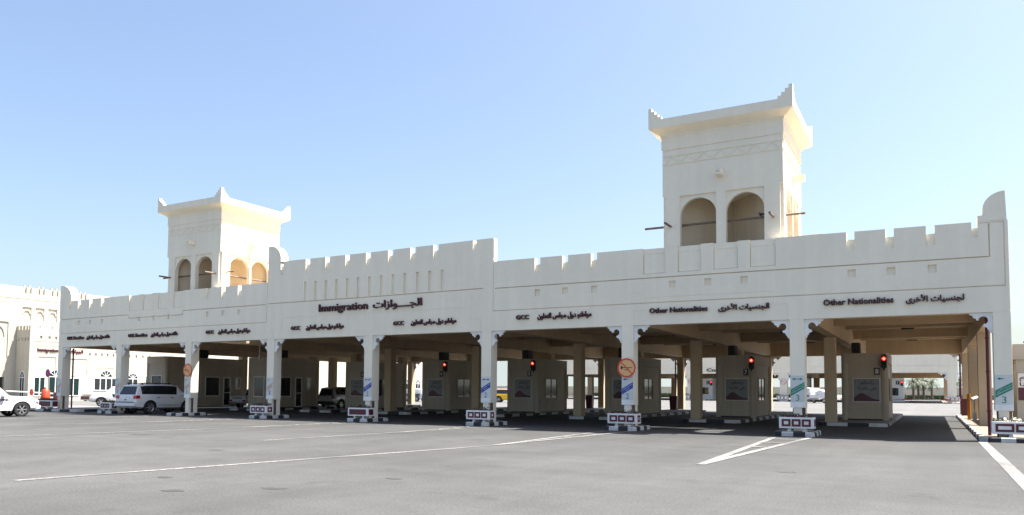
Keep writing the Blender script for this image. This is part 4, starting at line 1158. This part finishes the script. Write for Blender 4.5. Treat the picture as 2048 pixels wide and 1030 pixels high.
# ================================================================== IMMIGRATION HALL (far left, sunlit)
IM = thing('immigration_hall', 'tall sunlit cream building with blind arches behind the left end of the canopy', 'building', (-60, 50, 0))
XM, XF = -60.0, -57.0
mb = MB(); FE = [(-6, 112, 0, 14.05, 0)]
for y in (15.0, 16.2, 21.03, 21.62, 22.65, 23.2, 24.3, 24.9, 26.2, 26.8, 28, 28.6): FE.append((y - .1, y + .1, 13.3, 14.3, .2))
for y in (17.0, 20.71, 22.27, 23.85, 25.5, 27.1, 28.7): FE.append((y, y + 1.1, 10.0, 11.6, .12)); FE.append((y, y + 1.1, 7.6, 9.2, .12))
FE.append((13.5, 24.9, 12.5, 12.57, .06)); FE.append((13.5, 19.2, 11.95, 12.0, .06)); FE.append((16.9, 19.2, 5.1, 9.6, .1)); FE.append((14.0, 18.95, 1.0, 2.9, .25))
relief(mb, FE, .5, depth_of=lambda a, d, z: (XM - d, a, z)); mb.build('wall', CREAM2, IM)
mb = MB()
for y in (20.71, 22.27, 23.85, 25.5, 27.1):
    for z in (10.0, 7.6):
        O = arc(y + .55, z + .75, .5, .55, 0, 180, 12); I_ = arc(y + .55, z + .75, .38, .43, 0, 180, 12)
        for k in range(12): mb.prism([O[k], O[k + 1], I_[k + 1], I_[k]], 'x', XM - .11, XM - .01)
O = arc(18.0, 7.9, .85, 1.3, 0, 180, 14); I_ = arc(18.0, 7.9, .75, 1.18, 0, 180, 14)
for k in range(14): mb.prism([O[k], O[k + 1], I_[k + 1], I_[k]], 'x', XM - .09, XM - .01)
mb.build('blind_arch', CREAM2, IM)
# roof behind the wall
mb = MB(); mb.box(-90, XM - .5, -6, 112, 0, 13.2); mb.build('roof_block', CREAM2, IM)
# entrance block standing forward
mb = MB(); FE = [(20.592, 110, 0, 9.15, 0)]
for y in [21.2 + 1.5 * k for k in range(0, 30)]: FE.append((y, y + .12, 8.9, 9.4, None))
for y in (21.3, 22.3, 23.1, 24.6, 26.0, 27.4, 28.2, 29.0, 30.0, 31, 32, 33): FE.append((y, y + .28, 7.6, 7.95, .12))
for y in (27.5, 28.3, 29.1, 29.9, 30.7, 32.0, 33.0, 34.0, 35, 36): FE.append((y, y + .22, 5.75, 6.15, .12))
FE += [(21.2, 23.3, 3.4, 5.4, .05), (25.1, 27.3, 3.3, 5.3, .05), (28.6, 31.0, 4.2, 4.27, .06), (20.3, 24, 7.2, 7.26, .05), (20.3, 60, 6.7, 6.75, .05)]
relief(mb, FE, .5, depth_of=lambda a, d, z: (XF - d, a, z))
mb.box(XM + .001, XF - .501, 20.6, 110, 0, 8.6)
mb.build('entrance_block', CREAM2, IM)
mb = MB(); FE = [(XM + .01, XF, 0, 9.15, 0)]
for x in (-59.5, -58.8, -58.1, -57.5): FE.append((x, x + .2, 8.6, 9.4, None)); FE.append((x - .05, x + .25, 7.3, 7.7, .1))
relief(mb, FE, .44, depth_of=lambda a, d, z: (a, 20.15 + d, z)); mb.build('side_wall', CREAM2, IM)
def east_window(y0, y1, z0, z1, x, archd=False, glass=GLASSG, mull=2, fr=.1):
    f = MB(); f.box(x, x + .06, y0 - fr, y1 + fr, z0 - fr, z0); f.box(x, x + .05, y0 - fr, y0, z0, z1); f.box(x, x + .05, y1, y1 + fr, z0, z1)
    if not archd: f.box(x, x + .06, y0 - fr, y1 + fr, z1, z1 + fr)
    for k in range(1, mull): yy = y0 + (y1 - y0) * k / mull; f.box(x, x + .05, yy - .05, yy + .05, z0, z1)
    g = MB(); g.box(x - .01, x + .02, y0, y1, z0, z1)
    if archd:
        c, r = (y0 + y1) / 2, (y1 - y0) / 2
        f.box(x, x + .055, y0, y1, z1, z1 + .09)
        g.prism(arc(c, z1 + .09, r, r, 0, 180, 16), 'x', x - .01, x + .02)
        O = arc(c, z1 + .09, r + fr, r + fr, 0, 180, 16); I_ = arc(c, z1 + .09, r, r, 0, 180, 16)
        for k in range(16): f.prism([O[k], O[k + 1], I_[k + 1], I_[k]], 'x', x, x + .05)
        for a in (36, 72, 108, 144):
            d = Vector((math.cos(R(a)), math.sin(R(a)))); n = Vector((-d.y, d.x)) * .03
            f.prism([(c + d.x * u * r + k * n.x, z1 + .09 + d.y * u * r + k * n.y) for u, k in ((.1, -1), (1, -1), (1, 1), (.1, 1))], 'x', x + .021, x + .045)
    fo = f.build('window', WHITE, IM); g.build('pane', glass, fo)
east_window(20.85, 22.05, .7, 2.85, XF); east_window(22.6, 24.1, .5, 2.95, XF, True); east_window(24.85, 26.3, .7, 2.8, XF)
east_window(28.35, 31.45, 1.38, 2.85, XF, False, GLASS, 4); east_window(29.1, 30.7, 2.98, 3.0, XF, True, GLASS, 1, .06)
for k in range(5): east_window(33.0 + 2.6 * k, 34.4 + 2.6 * k, 1.3, 2.85, XF, True, GLASS, 2)
for k in range(4): east_window(86.0 + 4 * k, 87.6 + 4 * k, 1.3, 2.9, XF, True, GLASS, 2)
# arched window in the shaded side wall, doorway at the far left
f, g = MB(), MB(); xw0, xw1 = -58.75, -57.85
f.box(xw0 - .06, xw0, 20.09, 20.15, .4, 2.9); f.box(xw1, xw1 + .06, 20.09, 20.15, .4, 2.9); f.box(xw0, xw1, 20.1, 20.15, 2.8, 2.9); f.box(-58.34, -58.26, 20.1, 20.15, .4, 2.8)
O = arc(-58.3, 2.9, .51, .75, 0, 180, 12); I_ = arc(-58.3, 2.9, .45, .67, 0, 180, 12)
for k in range(12): f.prism([O[k], O[k + 1], I_[k + 1], I_[k]], 'y', 20.09, 20.15)
for a in (45, 90, 135): f.prism([(-58.3 + math.cos(R(a)) * .45 + .02, 2.9 + .67 * math.sin(R(a))), (-58.3 + math.cos(R(a)) * .45 - .02, 2.9 + .67 * math.sin(R(a))), (-58.32, 2.9), (-58.28, 2.9)], 'y', 20.1, 20.13)
g.box(xw0, xw1, 20.13, 20.16, .4, 2.85); g.prism(arc(-58.3, 2.9, .45, .67, 0, 180, 12), 'y', 20.13, 20.16)
fo = f.build('window', WHITE, IM); g.build('pane', GLASSG, fo)
mb = MB(); mb.box(XM - .2, XM - .15, 14.1, 18.85, .1, 2.85); mb.build('door', GLASS, IM)
mb = MB(); add_text(mb, 'Immigration', 21.05, 23.55, 6.05, 6.45, east(XF + .01), 0, bold=.02, thick=.05); add_text(mb, 'الجوازات', 24.7, 26.7, 5.95, 6.45, east(XF + .01), 0, bold=.02, thick=.05, arabic=True, cap=False)
mb.build('wall_lettering', MAROON, IM, doubles=False)

# ================================================================== CUSTOMS CANOPY (far behind)
CY = 110.0
CU = thing('customs_canopy', 'grey-white customs canopy with dark lettering seen through the lanes', 'building', (20, CY + 12, 0))
cx = [-36.0, -19.3, -2.6, 14.1, 27.3, 40.0]
mb = MB(); FE = [(-37, 41.5, 5.02, 9.2, 0), (-37, 41.5, 6.12, 6.19, .08), (-37, 41.5, 8.0, 8.06, .05)]
for k in range(26): FE.append((-36 + 3 * k, -35.5 + 3 * k, 8.6, 9.6, None))
relief(mb, FE, .5, depth_of=lambda a, d, z: (a, CY + d, z)); mb.build('facade_wall', WALL, CU)
mb = MB(); mb.box(-37, 41.5, CY + .52, CY + 45, 5.9, 6.5); mb.box(-37, 41.5, CY + 44.4, CY + 45, 4.9, 5.9)
for x in cx: mb.box(x + .1, x + 1.2, CY + .52, CY + 44.4, 5.02, 5.9)
mb.build('roof_slab', SOFFIT, CU)
for x in cx:
    for y in (0, 15, 30, 44):
        mb = MB(); mb.box(x, x + 1.25, CY + y + .002, CY + y + 1.1, 0, 5.02)
        c = mb.build('column', WALL if y == 0 else SOFFIT, CU)
        if y == 0:
            for s in (-1, 1):
                P = [(0, 0), (1.3, 0), (1.2, .2), (.95, .25), (.85, .5)] + [(.5 + .27 * math.cos(R(a)), .5 + .27 * math.sin(R(a))) for a in range(0, -271, -30)] + [(.45, .85), (.3, .95), (.2, 1.2), (0, 1.35)]
                b = MB(); b.prism([((x + 1.25 + u) if s > 0 else x - u, 5.0 - v) for u, v in P], 'y', CY + .2, CY + .45); b.build('bracket', WHITE, c)
mb = MB(); add_text(mb, 'Customs', 1.05, 6.2, 5.42, 5.98, front(CY - .02), 0, bold=.03, thick=.06); mb.build('wall_lettering', BLACKL, CU, doubles=False)
def far_booth(x, y, num, label):
    t = thing('booth', label, 'booth', (x, y, 0), 'white booths under the customs canopy')
    mb = MB(); mb.prism(plan(x, x + 2.4, y, y + 4, .3), 'z', .15, 4.2); mb.build('wall', GREYW, t, smooth=35)
    mb = MB(); mb.prism(plan(x - .5, x + 3, y - 1.5, y + 6, .4), 'z', 0, .18)
    mb.build('base', CONC, t)
    window(t, 'window', 'f', x + .4, x + 1.6, 1.2, 2.5, y - .005)
    mb = MB(); mb.box(x + 1.2, x + 1.75, y - .03, y - .003, 3.1, 3.75, 0); add_text(mb, num, x + 1.35, x + 1.6, 3.2, 3.6, front(y - .031), 1, thick=.004); mb.build('number_plate', [NAVY, WHITE], t, doubles=False)
    t2 = thing('traffic_light', 'small red signal on the ' + label.split(',')[0], 'traffic light', (x + 2.1, y - .1, 2.9), 'signals under the customs canopy')
    mb = MB(); mb.box(x + 1.95, x + 2.3, y - .3, y - .02, 2.85, 3.75); mb.build('housing', CARB, t2)
    mb = MB(); mb.cyl((x + 2.125, y - .33, 3.5), (x + 2.125, y - .3, 3.5), .15, n=14); mb.build('lens', LAMP, t2)
far_booth(31.2, CY + 4, '7', 'white customs booth numbered 7, right of booth 8')
far_booth(-1.2, CY + 4, 'C', 'white customs booth under the Customs lettering, left of booth 7')
far_booth(15.8, CY + 4, 'D', 'white customs booth left of the column with the green 3')
no_horn(14.75, 3.55, .5, 'small distant no-horn sign on a customs column right of booth 7', y=CY - .1, grp='no-horn signs on the customs canopy', fm=WHITE)
no_horn(-1.95, 3.55, .5, 'small distant no-horn sign on a customs column left of booth 7', y=CY - .1, grp='no-horn signs on the customs canopy', fm=WHITE)
for x, l in ((14.1, 'small white planter at the foot of the customs column right of booth 7'), (-2.6, 'small white planter at the foot of the customs column left of booth 7'), (40.0, 'small white planter at the foot of the right end customs column')):
    planter(x - .3, CY - 1.6, 1.9, l, 'squares', True, z0=.18, h=.75, dp=1.0)
mb = MB(); kerb_loop(mb, [(39.3, CY + 44), (39.3, CY - 2.2), (60, CY - 2.2)], closed=False, seg=1.4, wd=.3); tag(mb.build('kerb', [WHITEK, BLACKK]), kind='structure')
mb = MB(); mb.prism([(39.55, CY + 44), (39.55, CY - 1.95), (60, CY - 1.95), (60, CY + 44)], 'z', .004, KZ); tag(mb.build('pavement', PAVER), kind='structure')
for x0 in (-3.0, 13.7, 26.9):
    island(x0, x0 + 4.2, CY - 2.0, CY + 44, {-3.0: 'far kerb island under the customs column left of booth 7', 13.7: 'far kerb island under the customs column right of booth 7', 26.9: 'far kerb island left of the distant booth 7'}[x0], 'kerb islands under the customs canopy', seg=1.4, r=.6)

# ================================================================== BACKGROUND
def palm(x, y, h, label, n=30, seed=1):
    rnd = random.Random(seed)
    t = thing('date_palm', label, 'palm tree', (x, y, 0), 'date palms beyond the customs canopy')
    mb = MB(); k = 9; pr = []
    for j in range(k + 1):
        pr.append((.26 + .05 * (j % 2) - .05 * j / k, h * j / k))
    mb.lathe(pr, (x, y, 0), 'z', 10); mb.build('trunk', TRUNK, t, smooth=50)
    mb = MB()
    for f in range(n):
        az = f * 2.4 + rnd.uniform(-.2, .2); el = R(rnd.uniform(-20, 75)); L = rnd.uniform(2.4, 3.2)
        p = Vector((x, y, h)); d = Vector((math.cos(az) * math.cos(el), math.sin(az) * math.cos(el), math.sin(el))); s = L / 14
        side = Vector((-math.sin(az), math.cos(az), 0))
        for j in range(14):
            q = p + d * s; d = (d + Vector((0, 0, -.10 - .012 * j))).normalized()
            mb.quad([p - side * .02, p + side * .02, q + side * .015, q - side * .015])
            lw = .55 * math.sin(math.pi * min(1, (j + 2) / 16)) + .1
            for sg in (-1, 1):
                for e in (0, .5):
                    b = p + (q - p) * e
                    tip = b + side * sg * lw * .8 + d * lw * .6 + Vector((0, 0, -.18 * lw + rnd.uniform(-.06, .06)))
                    mb.quad([b, b + d * .055, tip])
            p = q
    mb.build('crown', PALMG, t, doubles=False)
PS = [(33.9, 172, 4.2), (34.9, 175, 4.3), (36.0, 176, 4.4), (37.7, 186, 4.2), (43.4, 170, 4.3), (46.0, 178, 4.5)]
PL = ['date palm seen through the customs canopy, leftmost of the row', 'date palm seen through the customs canopy, second of the row', 'date palm seen through the customs canopy, third of the row',
      'smallest date palm seen through the customs canopy', 'date palm right of the end customs column, nearer one', 'date palm right of the end customs column, farther one']
for k, ((x, y, h), l) in enumerate(zip(PS, PL)): palm(x, y, h, l, seed=k + 3)
mb = MB(); random.seed(11)
for k in range(5200):
    x, y, z = random.uniform(-60, 130), random.uniform(199.2, 201), .05 + random.random() * 1.15
    a = Vector((random.uniform(-1, 1), random.uniform(-1, 1), random.uniform(-1, 1))).normalized(); b = a.orthogonal().normalized(); q = random.uniform(.15, .3)
    c = Vector((x, y, z)); mb.quad([c - a * q, c - b * q * .6, c + a * q, c + b * q * .6])
mb.box(-60, 130, 199.6, 200.7, .01, 1.05)
tag(mb.build('hedge', HEDGE, doubles=False), 'clipped dark green hedge beyond the customs canopy', 'hedge')
mb = MB(); mb.box(-120, 190, 235, 235.4, 0, 3.4)
for k in range(40): mb.box(-120 + k * 7.75, -119.6 + k * 7.75, 234.85, 234.998, 0, 3.6)
tag(mb.build('boundary_wall', CREAM2), 'long pale boundary wall behind the hedge and palms', 'wall')
# small office at the far right with a poster on its wall
OF = thing('office_building', 'small beige building with a poster at the right edge', 'building', (46, 12, 0))
mb = MB(); mb.box(41.25, 54, 10.5, 20, KZ - .01, 3.88); mb.box(41.15, 54.1, 10.4, 20.1, 3.22, 3.20 + .72); mb.box(41.22, 54, 10.44, 10.5, 2.62, 2.72)
mb.build('wall', CREAM2, OF)
mb = MB(); yy = 10.46
mb.box(41.30, 43.7, yy, 10.5, 1.35, 2.60, 0)
wv = [(41.30 + 2.4 * k / 20, 1.72 + .22 * math.cos(k / 20 * 3.0)) for k in range(21)]
mb.quad([(43.7, yy - .003, 1.35), (41.30, yy - .003, 1.35)] + [(a, yy - .003, b) for a, b in wv], 1)
add_text(mb, 'راحتكم', 41.36, 42.5, 2.22, 2.52, front(yy - .003), 2, arabic=True, cap=False, thick=.003, bold=.01)
add_text(mb, 'هي غايتنا', 41.36, 42.9, 1.90, 2.18, front(yy - .003), 2, arabic=True, cap=False, thick=.003, bold=.01)
mb.build('poster', [WHITE, POSTM, BLACKL], OF, doubles=False)
# lamp with a curved arm above that building
t = thing('street_lamp', 'thin curved lamp arm above the beige building at the right edge', 'lamp', (44.6, 24, 0))
mb = MB(); P = [Vector((44.6, 24, 0)), Vector((44.6, 24, 4.6))] + [Vector((44.6 - 1.5 * math.sin(R(a)), 24, 4.6 + .9 * (1 - math.cos(R(a))) * 0 + .75 * math.sin(R(min(a * 1.6, 90))) - .55 * max(0, (a - 56) / 34) ** 1.5)) for a in range(12, 91, 6)]
for p, q in zip(P, P[1:]): mb.cyl(p, q, .035, n=6)
mb.build('pole', DARK, t)
mb = MB(); mb.box(42.75, 43.15, 23.88, 24.12, P[-1].z - .08, P[-1].z + .03); mb.build('lamp_head', DARK, t, bevel=.02)
